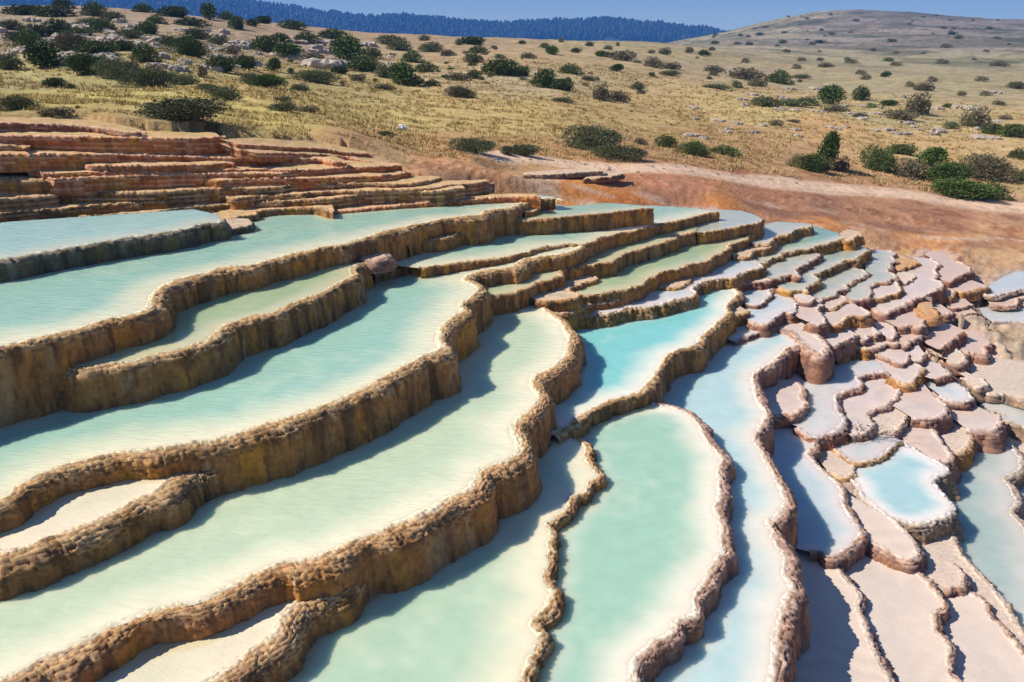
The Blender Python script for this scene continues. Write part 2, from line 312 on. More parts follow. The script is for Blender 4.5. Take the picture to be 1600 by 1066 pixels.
('C1',4.19,0,.025,.25,'gy','rd','@1250,360,8 200,872 250,892 270,852 380,827 440,810 430,767 500,747 590,717 560,690 620,662 700,612 770,587 770,562 840,547 790,500 720,480','@1250,360,8 700,420 600,460 500,440 250,590 150,740 90,800 150,870','grey green pocket below the zigzag strip with a ragged brown right lip'),
('C2',4.24,0,.025,.15,'lv','ob','@1250,360,8 300,962 370,977 430,957 500,902 560,862 530,822','@1250,360,8 480,770 330,815 250,890 280,940','small rounded pink hump with an orange lower lip'),
('C3',4.24,0,.025,.25,'gy','rd','@1250,360,8 600,852 640,872 720,872 830,842 870,792 850,727 900,682 950,647 1070,642 1130,605 1190,592 1150,542 1070,497 1120,452 1110,402 1190,377 1130,347 1180,302 1150,272 1080,252','@1250,360,8 950,240 870,290 800,390 830,540 700,650 560,830','grey lavender pool with a jagged dark right rim near the orange ground'),
('C3b',4.29,0,.025,.25,'lv','ob','@1250,360,8 890,842 1010,837 1100,802 1190,782 1245,742 1220,702 1190,642 1200,590','@1250,360,8 1100,590 930,650 870,720','small pink pool with an orange lip enclosed by the jagged grey pool'),
('C3c',4.31,0,.022,.15,'og','ob','@1250,360,8 1200,492 1290,462 1380,432 1450,402 1400,370','@1250,360,8 1300,325 1190,300 1190,430','orange dry flat right of the jagged grey pool'),
('C4',4.38,0,.029,.3,'lv','rd','@1250,360,8 950,975 1050,1032 1100,1002 @1400,390,8 0,722 130,667 200,622 300,592 420,542 490,502 550,462 560,412 470,377 500,302 480,242 535,182 480,147 430,117','@1400,390,8 200,90 250,140 150,230 0,250 @1250,360,8 1230,500 1200,590 1230,700 1230,790 1000,870 930,940','large lavender pool with a long red brown lip below the orange ground'),
('C4i',4.355,0,.014,.1,'ts','pk','@1250,360,8 1210,665 1290,672 1380,622 1430,562','@1250,360,8 1400,535 1200,490 1190,600','faint raised tan flat inside the large lavender pool'),
('E1',4.42,0,.025,.22,'lo','rd','@1400,390,8 570,382 650,392 750,332 800,312 860,292 920,262 860,192 740,152','@1400,390,8 600,35 400,25 350,60 470,130 520,200 490,280 530,350','olive tan pool right of the large lavender pool against the orange ground'),
('E2',4.55,0,.025,.2,'lo','ob','@1400,390,8 590,582 650,592 740,512 850,522 930,512 1010,482 1110,462 1080,430','@1400,390,8 1000,390 830,360 700,400 550,430 540,520','lavender pocket below the olive tan pool'),
('E3',4.67,0,.014,.12,'lo','pk','@1400,390,8 640,722 720,742 820,717 900,702 940,680','@1400,390,8 920,610 800,570 650,590','flat lavender slab with a thin dark lower crack right of the orange mound'),
('E4',4.72,0,.014,.12,'lo','pk','@1400,390,8 770,822 830,827 940,802 1000,782','@1400,390,8 950,700 800,730 740,760','second flat lavender slab with a dark crack, lower than the first'),
('E5',4.58,0,.014,.12,'lo','pk','@1400,390,8 480,782 570,802 650,802 700,782','@1400,390,8 650,705 520,670','small lavender flat directly right of the orange mound'),
('E6',4.47,0,.10,.12,'og','og','@1400,390,8 250,742 320,802 370,852 490,842 470,762','@1400,390,8 440,670 300,650','orange rounded mound below the long red brown lip'),
('E7',4.49,0,.025,.2,'lo','pk','@1250,470,8 1200,322 1280,325 1400,302 1480,332 1520,262 1540,200','@1250,470,8 1480,95 1350,95 1130,215 1180,290','lilac grey flat pool directly below the long red brown lip'),
('E8',4.68,0,.025,.25,'lo','rd','@1400,510,8 530,292 600,232 650,192 700,142 780,82 850,62 930,82','@1400,390,8 830,980 700,920 500,960 480,1010 @1400,510,8 500,170 500,260','lilac pool with a strong red brown wall on its lower right'),
('E9',4.84,0,.036,.2,'lo','pk','@1400,510,8 830,342 900,322 1000,332 1100,352 1100,262 1180,202','@1400,510,8 1100,90 850,80 720,190 770,300','wide dry tan mound right of the lilac pool with the red brown wall'),
('E10',4.80,0,.022,.15,'ts','pk','@1400,510,8 660,420 750,472 810,442 850,402 820,342 760,302 700,280','@1400,510,8 640,262 550,310 590,390','tan pink pocket just below the red brown wall'),
('D1',4.18,0,.025,.25,'lv','pk','@1250,470,8 130,272 200,302 280,292 300,232 230,152 210,92 290,52','@1250,470,8 200,-10 100,20 15,130 80,250','narrow lilac strip right of the smooth cream ridge'),
('D2',4.28,0,.025,.3,'lv','ob','@1250,470,8 230,312 330,302 470,292 520,242 580,192 700,182 780,182 850,152 740,80','@1250,470,8 700,20 600,-10 400,80 280,160 250,250','lilac pool whose lower lip overhangs a dark shaded hollow'),
('D3',4.47,0,.025,.25,'lv','pk','@1250,470,8 640,460 680,442 720,422 770,482 850,422 980,402 920,372 900,302 860,252','@1250,470,8 800,185 600,230 540,310 590,400','lilac grey pocket with a short brown lower right lip'),
('D3a',4.40,0,.025,.22,'lv','pk','@1250,470,8 310,542 400,562 470,522 560,492 660,442 700,412','@1250,470,8 620,345 500,300 340,390 255,450','pale lilac shelf in front of the dark shaded hollow'),
('D4',4.56,0,.025,.2,'ts','ob','@1250,470,8 430,652 500,642 600,602 700,582 800,602 840,600','@1250,470,8 800,490 720,410 560,480 390,560','peach strip with an orange lip above the bright angular pool'),
('D5',4.58,0,.022,.15,'ts','pk','@1250,470,8 830,602 900,592 1000,562 1080,532 1190,542 1200,490','@1250,470,8 1150,410 1000,390 860,430 790,510','peach grey shelf right of the peach strip'),
('D6',4.53,0,.025,.2,'lv','pk','@1250,470,8 1000,402 1100,442 1150,472 1170,402 1150,342 1200,292','@1250,470,8 1100,240 960,215 930,330','lilac pocket with a hazy dark right lip'),
('D7',4.60,0,.025,.2,'lo','pk','@1250,470,8 1240,522 1300,562 1350,502 1480,442 1540,402 1500,340','@1250,470,8 1400,290 1280,310 1270,400 1180,480','dusty lilac flat right of the hazy lipped pocket'),
('D8',4.65,0,.022,.15,'lv','pk','@1250,470,8 860,622 1000,682 1150,742 1260,792 1330,742 1340,660','@1250,470,8 1250,530 1000,570','smooth lilac apron sloping above the bright angular pool'),
('D9',4.68,0,.022,.15,'lv','pk','@1250,470,8 1400,752 1470,742 1500,702 1550,650','@1250,470,8 1560,560 1400,540 1350,640','small lilac pocket between two rough purple lips'),
('F4',4.71,0,.025,.25,'lv','ob','@1250,470,8 1160,952 1220,992 1320,1022 1420,962 1490,882 1500,832 1440,790','@1250,470,8 1300,770 1240,830 1180,900','round pale pocket with an orange brown lower lip right of the bright angular pool'),
('F1',4.78,0,.025,.25,'lv','rd','@1400,510,8 450,660 540,632 640,602 660,552 560,490','@1400,510,8 450,425 390,480 330,560 400,640','pale lilac pocket with a red lip over a dark blue shadow'),
('F5',4.90,0,.029,.2,'ts','gy','@1400,510,8 880,640 960,732 1050,762 1100,722 1050,652','@1400,510,8 940,580 830,540 780,560','tan dry pocket at the foot of a long thin root'),
('F6',4.98,0,.036,.12,'ts','gy','@1400,510,8 1100,800 1180,842 1350,842 1450,862 1600,902 1750,950','@1400,510,8 1750,500 1400,420 1150,560 1120,700','broad dusty beige apron at the right edge'),
('Z3',4.83,0,.036,.3,'lv','pk','@1400,620,8 190,255 300,272 430,262 520,232 590,190 600,130 570,70 500,20','@1400,510,8 400,690 250,665 120,730 210,860 130,950 @1400,620,8 120,130 140,200','oval pinkish white pool below the orange lipped round pocket'),
('F3',4.88,0,.029,.3,'bl','pk','@1400,510,8 560,872 650,922 850,932 920,882 850,762','@1400,510,8 750,675 560,665 470,760','oval pale blue pool with a rough pink lower lip'),
('Z5',5.0,0,.036,.3,'lv','pk','@1400,620,8 870,392 950,402 1080,392 1170,422 1240,372 1280,302 1250,222','@1400,620,8 1100,150 900,160 790,190 830,320','grey white pocket with a rough purple right lip'),
('Z6',5.05,0,.036,.3,'ts','ob','@1400,620,8 680,682 760,702 830,642 880,602 920,532 910,462 860,402 820,332','@1400,620,8 770,230 700,210 560,300 560,520 620,620','tan pink pool with a golden scaled lower lip'),
('Z7',4.95,0,.036,.35,'lv','pk','@1400,620,8 110,520 200,620 300,690 420,745 520,790 620,800 660,762 640,682 560,582 500,502 430,400','@1400,620,8 440,290 300,240 160,240 120,350 40,420','long pinkish strip sloping along the far shore of the pale blue fan pool'),
('B3',4.31,0,.10,.42,'lv','pk','@1100,430,8 1180,432 1230,502 1290,572 1330,642 1400,742 1470,822 1515,902 1490,985 1440,1010 1385,962 1300,902 1230,850 1180,790 1110,740 1050,712 850,675','@1100,430,8 780,620 880,540 1040,430 1130,380','smooth cream ridge ending in a round nose above the blue shadow'),
('S6',4.08,0,.06,.35,'tn','br','@1100,430,8 350,502 420,492 510,472 525,440','@1100,430,8 470,385 380,375 320,420 310,480','yellowish boulder ledge clinging to the wall of the sky blue pool'),
('U',4.26,0,.014,.12,'bl','pk','@1100,430,8 340,822 420,802 500,772 600,742 690,702 725,680','@1100,430,8 700,600 560,550 400,620 290,780','small blue shadowed pocket with a thin curved rim'),
('T3',3.60,0,.13,.6,'tc','ob','@0,800,4 -600,1420 -200,1180 60,1050 250,930 400,880 550,800 720,710 900,650 1050,610 1250,560 1400,500 1600,410 @400,800,4 170,340 330,310 470,270 640,190 800,120 960,40 @400,600,4 1100,780 1200,720 1350,640 1400,570 1450,530 1597,470 @800,600,4 50,400 20,300 40,240 110,180 180,130 190,80 150,20 @800,400,4 140,760 250,710 320,650 350,580 360,500 340,470 300,400 230,350 160,290 130,285','@0,0,1 820,458 770,460 735,478 735,500 695,540 635,580 560,618 480,650 400,680 340,720 300,735 180,800 50,850 0,862 -150,900','great milky green pool sweeping from lower left up to the centre'),
('T3b',3.80,0,.15,.6,'cr','ob','@0,0,1 280,1110 332,1062 375,1035 400,1015 437,992 443,965 470,940 500,920 524,911 536,888','@0,0,1 540,870 440,885 350,925 250,965 180,1020 120,1100','small cream pool at the bottom left beside a broad scaly shoulder'),
('Q',3.97,0,.08,.5,'sk','br','@800,600,4 250,325 320,280 390,232 480,172 600,112 740,72 800,62 860,2 @800,400,4 930,702 960,652 1000,612 1150,552 1200,492 1240,462 1290,412 1350,362 1340,312 1410,242 1390,212 1330,192','@0,0,1 1118,432 1100,430 1085,436 1078,450 1000,462 900,480 868,490 870,550 830,590 830,630 835,675','sky blue pool in the centre of the picture'),
('T4',4.04,0,.06,.4,'cg','ob','@800,600,4 385,345 460,382 480,450 500,530 550,580 480,620 470,670 400,700 360,780 280,840 230,880 240,960 @800,800,4 235,260 230,330 200,410 250,500 210,600 140,680 180,780 130,900 60,1060 -60,1300','@0,0,1 330,1150 380,1060 430,1000 470,940 520,890 600,840 690,790 780,720 800,690 820,650 840,660 880,672','pale green bottom pool left of the knobbly low ridge, half in shadow'),
('T5',4.14,0,.08,.5,'te','pk','@800,600,4 780,112 850,95 900,125 1000,145 1100,180 1150,230 1200,310 1260,400 1320,470 1300,520 1300,600 1310,700 1290,790 1330,900 1340,1000 @800,800,4 1340,250 1270,350 1220,460 1150,540 1160,640 1040,690 1000,760 850,850 770,930 780,1060 760,1300','@0,0,1 740,1150 800,1080 830,1000 840,900 835,830 870,770 900,740 895,690 870,672 920,640 980,618','tall oval sea green pool at the bottom centre with a pinkish rim'),
('T6',4.33,0,.09,.7,'bc','pk','@1100,430,8 300,828 420,806 520,772 640,726 690,695 750,672 850,672 1050,712 1180,790 1200,850 1180,880 1050,920 960,1020 900,1070 @800,400,4 1520,740 1520,820 1560,930 1597,990 @800,600,4 1530,330 1597,460 @1200,600,4 70,620 130,750 40,860 @1200,800,4 20,60 60,180 130,290 130,370 170,480 130,540 90,620 70,740 60,850 50,1060 20,1300','@0,0,1 1000,1160 1005,1030 1060,970 1100,915 1125,850 1120,740 1105,690 1080,645 1000,618 1040,570 1090,540 1130,525','long pale blue pool running from mid right down to the bottom edge'),
('isl',4.62,0,.06,.45,'lv','pk','@1200,570,8 -50,640 80,650 160,640 220,612 290,622 360,592 465,492 410,422 430,342 400,252 370,220','@1200,570,8 300,200 100,180 0,230 -120,450 -120,640','small sunlit fin shaped shelf in the blue shadow'),
('Y',4.72,0,.036,.3,'lb','rd','@1200,570,8 385,782 450,852 520,892 600,902 700,862 800,822 900,752 930,702 900,642 850,582 830,502 820,432 830,382 870,352 950,322 1080,292 1110,272 1120,202 1090,152 1170,112 1250,97 1400,87 1480,72 @1250,470,8 1120,852 1180,782 1150,740','@1250,470,8 1000,665 830,585 700,575 480,640 420,580 300,700 100,900 @1200,570,8 300,200 340,450 300,650 280,740','bright angular pale blue pool with a zigzag red brown rim'),
('T7',4.78,0,.06,.45,'bl','pk','@1200,570,8 355,842 450,882 540,942 590,1010 @1200,600,4 250,440 330,530 460,650 470,740 530,850 590,950 540,1000 430,1080 370,1092 330,1062 260,1050','@0,0,1 1230,860 1210,800 1200,750 1185,715 1180,680 1185,650 1215,645','deep blue shaded pool with one sunlit edge right of the long pale blue pool'),
('X',4.84,0,.036,.3,'cp','pk','@0,0,1 1345,837 1365,846 1385,857 1405,868 1420,873 1432,860 1425,845 1405,825 1388,809','@0,0,1 1375,800 1345,778 1325,745 1310,738 1295,735 1300,770 1325,810','narrow cream strip left of the pale blue fan pool'),
('Z',4.80,0,.036,.28,'lv','pk','@1200,570,8 1000,880 1080,860 1160,850 1250,820 1290,742 1250,682 1220,622 1280,582 1350,532 1480,492 1540,432 1600,390 1620,280','@1200,570,8 1560,120 1480,60 1200,80 1100,130 1080,260 850,350 820,500 900,600 930,720 860,850','pinkish flat pool curling round a dark notched lip'),
('Z2',4.86,0,.036,.28,'ts','pk','@1200,570,8 1250,830 1400,830 1560,842 1600,802 1690,712 1710,642 1680,562 1600,520','@1200,570,8 1480,480 1340,520 1220,600 1240,700 1280,750','peach pocket behind the dead twiggy branch'),
('V0',4.88,0,.029,.3,'lb','ob','@1200,600,4 350,392 420,402 460,432 510,482 600,486 680,462 740,412 820,352','@1200,600,4 790,290 620,260 500,270 470,330 330,360','grey white pool under the dead twiggy branch'),
('V0b',4.90,0,.036,.25,'ts','ob','@1200,600,4 370,540 470,578 510,562 525,512 510,485','@1200,600,4 420,390 340,385 330,450','small peach pocket left of the pale blue fan pool'),
('V',4.93,0,.036,.5,'sb','gy','@0,0,1 1405,690 1435,707 1462,722 1477,733 1458,745 1458,756 1470,770 1485,792 1462,812 1425,816 1400,812 1385,805 1370,792 1352,777 1343,760 1328,746','@0,0,1 1325,728 1350,712 1388,690','pale blue fan shaped pool with a ragged white rim at the right'),
('T8',4.86,0,.036,.4,'cp','pk','@1200,800,4 260,250 340,270 400,340 460,400 510,460 570,530 550,600 590,700 620,810 660,900 720,1000 770,1066 900,1300','@0,0,1 1200,1150 1220,1060 1225,950 1225,880 1235,850 1250,845','narrow cream strip at the bottom, lying right of the long pale blue pool'),
('T9',4.95,0,.06,.4,'cp','pk','@1200,800,4 600,200 720,222 850,312 960,402 1050,502 1110,592 1050,642 1040,732 1110,802 1140,902 1120,1002 1200,1066 1260,1300','@0,0,1 1380,1150 1370,1050 1345,980 1335,930 1310,890 1300,855 1330,840','wide cream strip with rippled sediment at the bottom right'),
('T10a',5.0,0,.036,.25,'ts','rd','@0,0,1 1448,893 1458,908 1470,918 1487,917 1500,912 1497,895 1485,880','@0,0,1 1462,865 1438,870 1435,882','small tan pocket between cream strips at the lower right'),
('T10',5.06,0,.06,.4,'cp','pk','@1200,800,4 1070,470 1200,490 1330,550 1380,630 1450,700 1520,790 1597,880 1750,1100 1900,1400','@0,0,1 1500,1150 1470,1040 1465,990 1470,950 1450,905','cream strip in the bottom right corner with fine ripples'),
('T11',5.13,0,.06,.4,'ts','gy','@0,0,1 1462,819 1482,836 1500,862 1525,892 1555,922 1572,945 1590,975 1612,1005','@0,0,1 1590,1040 1565,1000 1530,960 1490,935 1450,905 1425,880 1415,835 1425,812','sloping dry tan slab along the left shore of the grey blue pool'),
('W',5.25,0,.07,.4,'wb','gy','@0,0,1 1530,672 1570,691 1592,712 1596,732 1570,748 1580,762 1592,785 1580,800 1600,825 1625,870 1640,950 1660,1050 1680,1150','@0,0,1 1540,1150 1560,1000 1520,900 1470,820 1460,770 1470,700 1500,665','big grey blue pool at the right edge under the shadow of the fan pool rim'),
('W0',5.12,0,.036,.3,'wb','gy','@1400,510,8 1080,980 1180,1062 @1400,620,8 1250,180 1340,220 1360,290 1500,330 1750,420','@1400,510,8 1750,860 1400,830 1150,820 1080,850','pale blue grey pool at the right edge below the beige apron'),
('W2',5.45,0,.07,.4,'wb','gy','@0,0,1 1640,690 1690,760 1670,850 1730,950 1790,1150','@0,0,1 1620,1150 1580,900 1560,800 1540,740 1555,690','lowest grey blue pool at the far right edge, mostly cut off'),
('W1',5.32,0,.036,.3,'ts','gy','@1400,620,8 1340,520 1450,640 1560,720 1700,800','@1400,620,8 1750,450 1500,380 1380,400 1300,480','dusty olive shelf at the right edge above the lowest grey blue pool'),
('P1',4.66,0,.029,.08,'lb','gy','@1400,390,8 1080,540 1200,580 1300,560 1450,520 1600,500 1750,490','@1400,390,8 1750,280 1500,270 1350,330 1200,420 1100,470','slate blue wet flat with a bright streak at the right edge'),
('P2',4.76,0,.029,.08,'lo','pk','@1400,390,8 1170,680 1300,700 1480,690 1500,610 1650,590','@1400,390,8 1650,540 1400,560 1180,590','olive tan shelf below the slate blue flat'),
('P3',4.87,0,.029,.08,'lb','gy','@1400,390,8 1190,900 1300,910 1450,900 1600,900 1750,890','@1400,390,8 1750,760 1500,770 1300,800 1180,850','second slate grey flat at the right edge with yellow growth'),
]
# ---------------------------------------------------------------- terraces
def parse(s):
    out = []; tr = (0, 0, 1)
    for tok in s.split():
        if tok[0] == '@':
            tr = tuple(float(v) for v in tok[1:].split(','))
        else:
            x, y = (float(v) for v in tok.split(','))
            out.append((tr[0] + x / tr[2], tr[1] + y / tr[2]))
    return np.array(out)

def catmull(P, n=14):
    P = np.asarray(P)
    Q = np.vstack([2 * P[0] - P[1], P, 2 * P[-1] - P[-2]])
    out = []
    t = np.linspace(0, 1, n, endpoint=False)[:, None]
    for i in range(1, len(Q) - 2):
        a, b, c, d = Q[i - 1], Q[i], Q[i + 1], Q[i + 2]
        L = np.linalg.norm(c - b) + 1e-9
        m1 = (c - a) / (np.linalg.norm(c - a) + 1e-9) * L * .8; m2 = (d - b) / (np.linalg.norm(d - b) + 1e-9) * L * .8
        out.append((2 * t**3 - 3 * t**2 + 1) * b + (t**3 - 2 * t**2 + t) * m1 + (-2 * t**3 + 3 * t**2) * c + (t**3 - t**2) * m2)
    out.append(P[-1:]); return np.vstack(out)

def resample(P, step):
    d = np.linalg.norm(np.diff(P, axis=0), axis=1)
    s = np.concatenate([[0], np.cumsum(d)])
    st = np.interp(np.linspace(0, s[-1], 400), s, step)
    u = np.linspace(0, s[-1], 400)
    cnt = np.concatenate([[0], np.cumsum(np.diff(u) / ((st[1:] + st[:-1]) / 2))])
    n = max(8, int(cnt[-1]))
    uu = np.interp(np.linspace(0, cnt[-1], n), cnt, u)
    return np.stack([np.interp(uu, s, P[:, i]) for i in range(P.shape[1])], 1), uu

def inpoly(x, y, poly):
    r = np.zeros(x.shape, bool); n = len(poly); j = n - 1
    for i in range(n):
        xi, yi = poly[i]; xj, yj = poly[j]
        if yi != yj:
            r ^= ((yi > y) != (yj > y)) & (x < (xj - xi) * (y - yi) / (yj - yi) + xi)
        j = i
    return r

def zplane(h, k, X):
    return CZ - (h + k * X)

def yshore(x): return 11.2 + 3.0 * np.asarray(x, float) / 845.
def slope(x, y):
    r = rays(x, y); return -r[..., 2] / r[..., 1]
STEP = dict(a=1.25, b=1.05, c0=.75, c2=.95, c3=.80, c=.70, d=.55, e=.48, f=.40, f0=.34, f2=.34, g=.27, h=.17, i=.07, i2=.03, j2=.14, j3=.3)
TER = []
for tid, h, k, wsh, D, pp, wp, fr, bk, label in T:
    f = parse(fr); b = parse(bk)
    if tid in STEP:          # the steep flight at the upper left: rims one behind the other, sinking gently to the right
        yy = yshore(f[:, 0]) + STEP[tid] * (1 + 1.3 * sst(330, 680, f[:, 0]))
        hh = yy * slope(f[:, 0], f[:, 1]); XX = rays(f[:, 0], f[:, 1])[:, 0] / rays(f[:, 0], f[:, 1])[:, 1] * yy
        if XX.max() - XX.min() > .8: k, h = [float(v) for v in np.polyfit(XX, hh, 1)]
        else: k = .03; h = float(hh.mean() - k * XX.mean())
        D = min(D, .26)
    F3 = unproj(f[:, 0], f[:, 1], h, k)[:, :2]; B3 = unproj(b[:, 0], b[:, 1], h, k)[:, :2]
    if len(B3) and tid not in ('E6', 'R5i', 'C4i', 'N', 'isl', 'R1', 'R2', 'R3', 'R7', 'R8', 'R8b', 'C3', 'C3c', 'C4', 'E1', 'P1', 'm1', 'm2', 'm3', 'S4', 'j3', 'k2', 'T11'):
        upv = np.array((-.30, .95)) * (.40 if F3[:, 0].mean() < 1.2 else 0) if F3[:, 0].mean() < 1.2 else np.array((-.55, .83)) * (.42 if wsh <= .06 else .2)
        wgt_ = np.ones(len(B3)); wgt_[0] = wgt_[-1] = .35
        if tid == 'T1': wgt_ = sst(-2.6, -3.6, B3[:, 0])
        if tid not in ('T6', 'T4', 'T5', 'T8', 'T9', 'T10', 'W2'): B3 = B3 + upv * wgt_[:, None]
    if f[0, 0] < -100:       # pools cut by the left edge run on past it
        u_ = F3[0] - F3[1]; u_ = u_ / np.linalg.norm(u_) * 3.; F3 = np.vstack([F3[:1] + u_, F3]); B3 = np.vstack([B3, B3[-1:] + u_])
    if f[-1, 0] > 1660:      # and the ones cut by the right edge
        u_ = np.array((1.2, -.3)) if tid != 'T10' else np.array((.3, -.8)); F3 = np.vstack([F3, F3[-1:] + u_]); B3 = np.vstack([B3[:1] + u_, B3])
    poly = np.vstack([F3, B3])
    A = .5 * np.sum(poly[:, 0] * np.roll(poly[:, 1], -1) - np.roll(poly[:, 0], -1) * poly[:, 1])
    fd = catmull(F3)
    dist = np.sqrt(fd[:, 0]**2 + fd[:, 1]**2 + h * h)
    ds = np.clip(dist / 796. * (1.25 if wsh > .06 else 1.05), .0065, .05)
    R, S = resample(fd, ds)
    if tid in STEP:
        L_ = S[-1]; e_ = np.minimum(S, L_ - S); R = R + np.array((0., .32)) * ((1 - sst(0, min(.6, L_ * .25), e_))**2)[:, None]
    dsm = float(np.median(np.interp(S, np.concatenate([[0], np.cumsum(np.linalg.norm(np.diff(fd, axis=0), axis=1))]), ds)))
    TER.append(dict(id=tid, h=h, k=k, w=wsh, D=D, pp=pp, wp=wp, F=F3, B=B3, poly=poly, sg=1 if A > 0 else -1, R=R, S=S, ds=dsm, label=label, area=abs(A)))

FRONTS = []
for t in TER:
    R = t['R']; S = t['S']; sd_ = TER.index(t) * 7.3
    g = np.gradient(R, axis=0); g /= np.linalg.norm(g, axis=1)[:, None] + 1e-9
    kk = max(3, int(t['w'] * 1.3 / t['ds'])); kk = min(kk, max(3, len(R) // 4))
    ker = np.hanning(kk * 2 + 3)[1:-1]; ker /= ker.sum()
    gp = np.vstack([np.repeat(g[:1], kk, 0), g, np.repeat(g[-1:], kk, 0)])
    gs = np.stack([np.convolve(gp[:, i], ker, 'valid')[:len(R)] for i in (0, 1)], 1)
    gs /= np.linalg.norm(gs, axis=1)[:, None] + 1e-9
    nrm = np.stack([gs[:, 1], -gs[:, 0]], 1) * t['sg']
    wob = t['w'] * (.30 * fbm(S / (t['w'] * 5), S * 0 + sd_, seed=3) + .16 * fbm(S / (t['w'] * 1.1), S * 0 + sd_, seed=5, o=3)) + (.0 if t['w'] > .06 else (.028 if t['pp'] != 'yl' else .010)) * fbm(S / .09, S * 0 + sd_, seed=6, o=4)
    endf = np.minimum(1, np.minimum(S, S[-1] - S) / (t['w'] * 2 + 1e-6))
    t['R'] = R + nrm * (wob * endf)[:, None]; t['n'] = nrm
    stp = max(1, int(.04 / t['ds']))
    FRONTS.append(t['R'][::stp] + nrm[::stp] * t['w'] * 1.05)

def build_wall(t, root, idx):
    w_, D, ds, h = t['w'], t['D'], t['ds'], t['h']
    hump = .035 * w_
    pr = [(-1.1 * w_, -.35 * w_), (-.6 * w_, -.06 * w_), (-.3 * w_, hump * .7), (-.08 * w_, hump), (.12 * w_, hump * .5)]
    small = t['w'] <= .05 and t['pp'] != 'yl' and t['h'] > 3.6 and t['R'][:, 0].mean() > 1.
    if small: w_ = w_ * 1.7
    for a in np.linspace(0, 1, 9)[1:]:
        an = a * math.pi / 2
        pr.append((.12 * w_ + .88 * w_ * math.sin(an), hump * .5 - (.75 if small else 1.0) * w_ * (1 - math.cos(an))))
    pr.append((w_ * 1.0 + (.38 if small else .10) * D, -D))
    pr, pt = resample(np.array(pr, float), np.full(len(pr), ds * 1.15))
    crest = 1.05 * w_
    m, n = len(t['R']), len(pr)
    tang = np.gradient(pr, axis=0); tang /= np.linalg.norm(tang, axis=1)[:, None] + 1e-9
    pn = np.stack([-tang[:, 1], tang[:, 0]], 1)              # outward/up in (o, z)
    pn[pn[:, 0] * 1 + pn[:, 1] < 0] *= -1
    S = np.repeat(t['S'][:, None], n, 1); Tt = np.repeat(pt[None], m, 0) - crest
    off = idx * 13.7
    c = max(.032, 3.0 * ds)
    wx = .5 * c * fbm(S / c / 2, Tt / c / 2, seed=11, o=2)
    f1, f2, oy, idn = vor2((S + wx) / c / 1.5 + off, Tt / (c * .95) + off, seed=21)
    patch = fbm(S / .5 + off, Tt / .2, seed=31, o=3)
    low = sst(w_ * 2.4, w_ * 1.0, Tt + .7 * w_ * patch) if t['w'] > .05 else sst(.16, .05, Tt + .04 * patch)      # scaly only on the shoulder
    inner = sst(-.9 * w_, -.15 * w_, Tt + .25 * w_ * patch)
    groove = np.clip((f2 - f1) * 2.6, 0, 1)
    A_s = .42 * c
    disp = A_s * (.6 * groove + 1.25 * oy + .5 * (idn - .5)) * (low * .9 + .10) * inner
    cr_ = max(.05, 3.2 * ds)
    rid = 1 - np.abs(fbm(S / cr_ + off, Tt / .45, seed=41, o=3)) * 2
    rid2 = fbm(S / .30 + off, Tt / 1.0, seed=43, o=3)
    wallm = sst(.2 * w_, 1.6 * w_, Tt)
    sc = min(1, D / .4)
    smo = .35 if t['pp'] == 'yl' else 1.
    lay = None
    if t['id'] in STEP:      # thin stacked layers on the steep flight
        lp = Tt / .065 + .5 * fbm(S / .8 + off, Tt / .5, seed=59, o=3); lay = lp - np.floor(lp); disp += sst(.0, .04, Tt) * (.022 * lay - .010) * inner
    if small: disp += wallm * (.020 * fbm(S / .10 + off, Tt / .07, seed=58, o=5) + .012 * (np.clip((f2 - f1) * 2.6, 0, 1) + oy))
    disp += wallm * sc * smo * (.26 * cr_ * rid + .028 * rid2 + .010 * fbm(S / .02, Tt / .05, seed=47, o=3) + .022 * fbm(S / .14 + off, Tt / .09, seed=48, o=4))
    disp += (.11 if t['w'] > .06 else .30) * w_ * fbm(S / (w_ * 2.4) + off, Tt / (w_ * 3), seed=51, o=4) * inner
    disp += .004 * fbm(S / .025, Tt / .025, seed=53, o=3) * inner
    wm = 1 + (.55 * fbm(S / .55 + off, S * 0, seed=55, o=3) + .25 * fbm(S / .16 + off, S * 0, seed=56, o=2))     # lip width wanders
    hm = np.clip(1 + 3.0 * fbm(S / .35 + off, S * 0, seed=57, o=3), -1.5, 3.0)
    zc_ = pr[None, :, 1]
    o = pr[None, :, 0] * np.where(pr[None, :, 0] > 0, wm, 1) + disp * pn[None, :, 0]; z = np.where(zc_ > 0, zc_ * hm, zc_ * np.where(Tt < w_ * 1.2, wm, 1)) + disp * pn[None, :, 1]
    X = t['R'][:, None, 0] + t['n'][:, None, 0] * o; Y = t['R'][:, None, 1] + t['n'][:, None, 1] * o
    Z = zplane(h, t['k'], t['R'][:, 0])[:, None] + z
    V = np.stack([X, Y, Z], -1).reshape(-1, 3)
    # colour of the deposit: pale shoulder, stained and streaked face
    sh, fa, s1, s2 = [np.array(v) for v in WALL[t['wp']]]
    n1 = fbm(S / .16 + off, Tt / .9, seed=61); n2 = fbm(S / .09 + off, Tt / .7, seed=67); n3 = fbm(S / 1.1 + off, Tt / 1.1, seed=71, o=3)
    n4 = fbm(S / .03, Tt / .03, seed=73, o=3)
    k_ = sst(.35 * w_, 1.9 * w_, Tt + .7 * w_ * n2)
    sh2 = np.clip(sh * 1.0, 0, 1)
    C = mixc(np.broadcast_to(sh2, V.reshape(m, n, 3).shape), fa, k_)
    C = mixc(C, s1, sst(.05, .5, n1 + .45 * n3) * .8 * (.25 + .75 * k_))
    C = mixc(C, s2, sst(.0, .45, n2 - .35 * n3) * .85 * (.10 + .9 * k_))
    C = mixc(C, np.array(sh) * .8, sst(.2, .6, -n1 - .2 * n3) * .45 * k_)
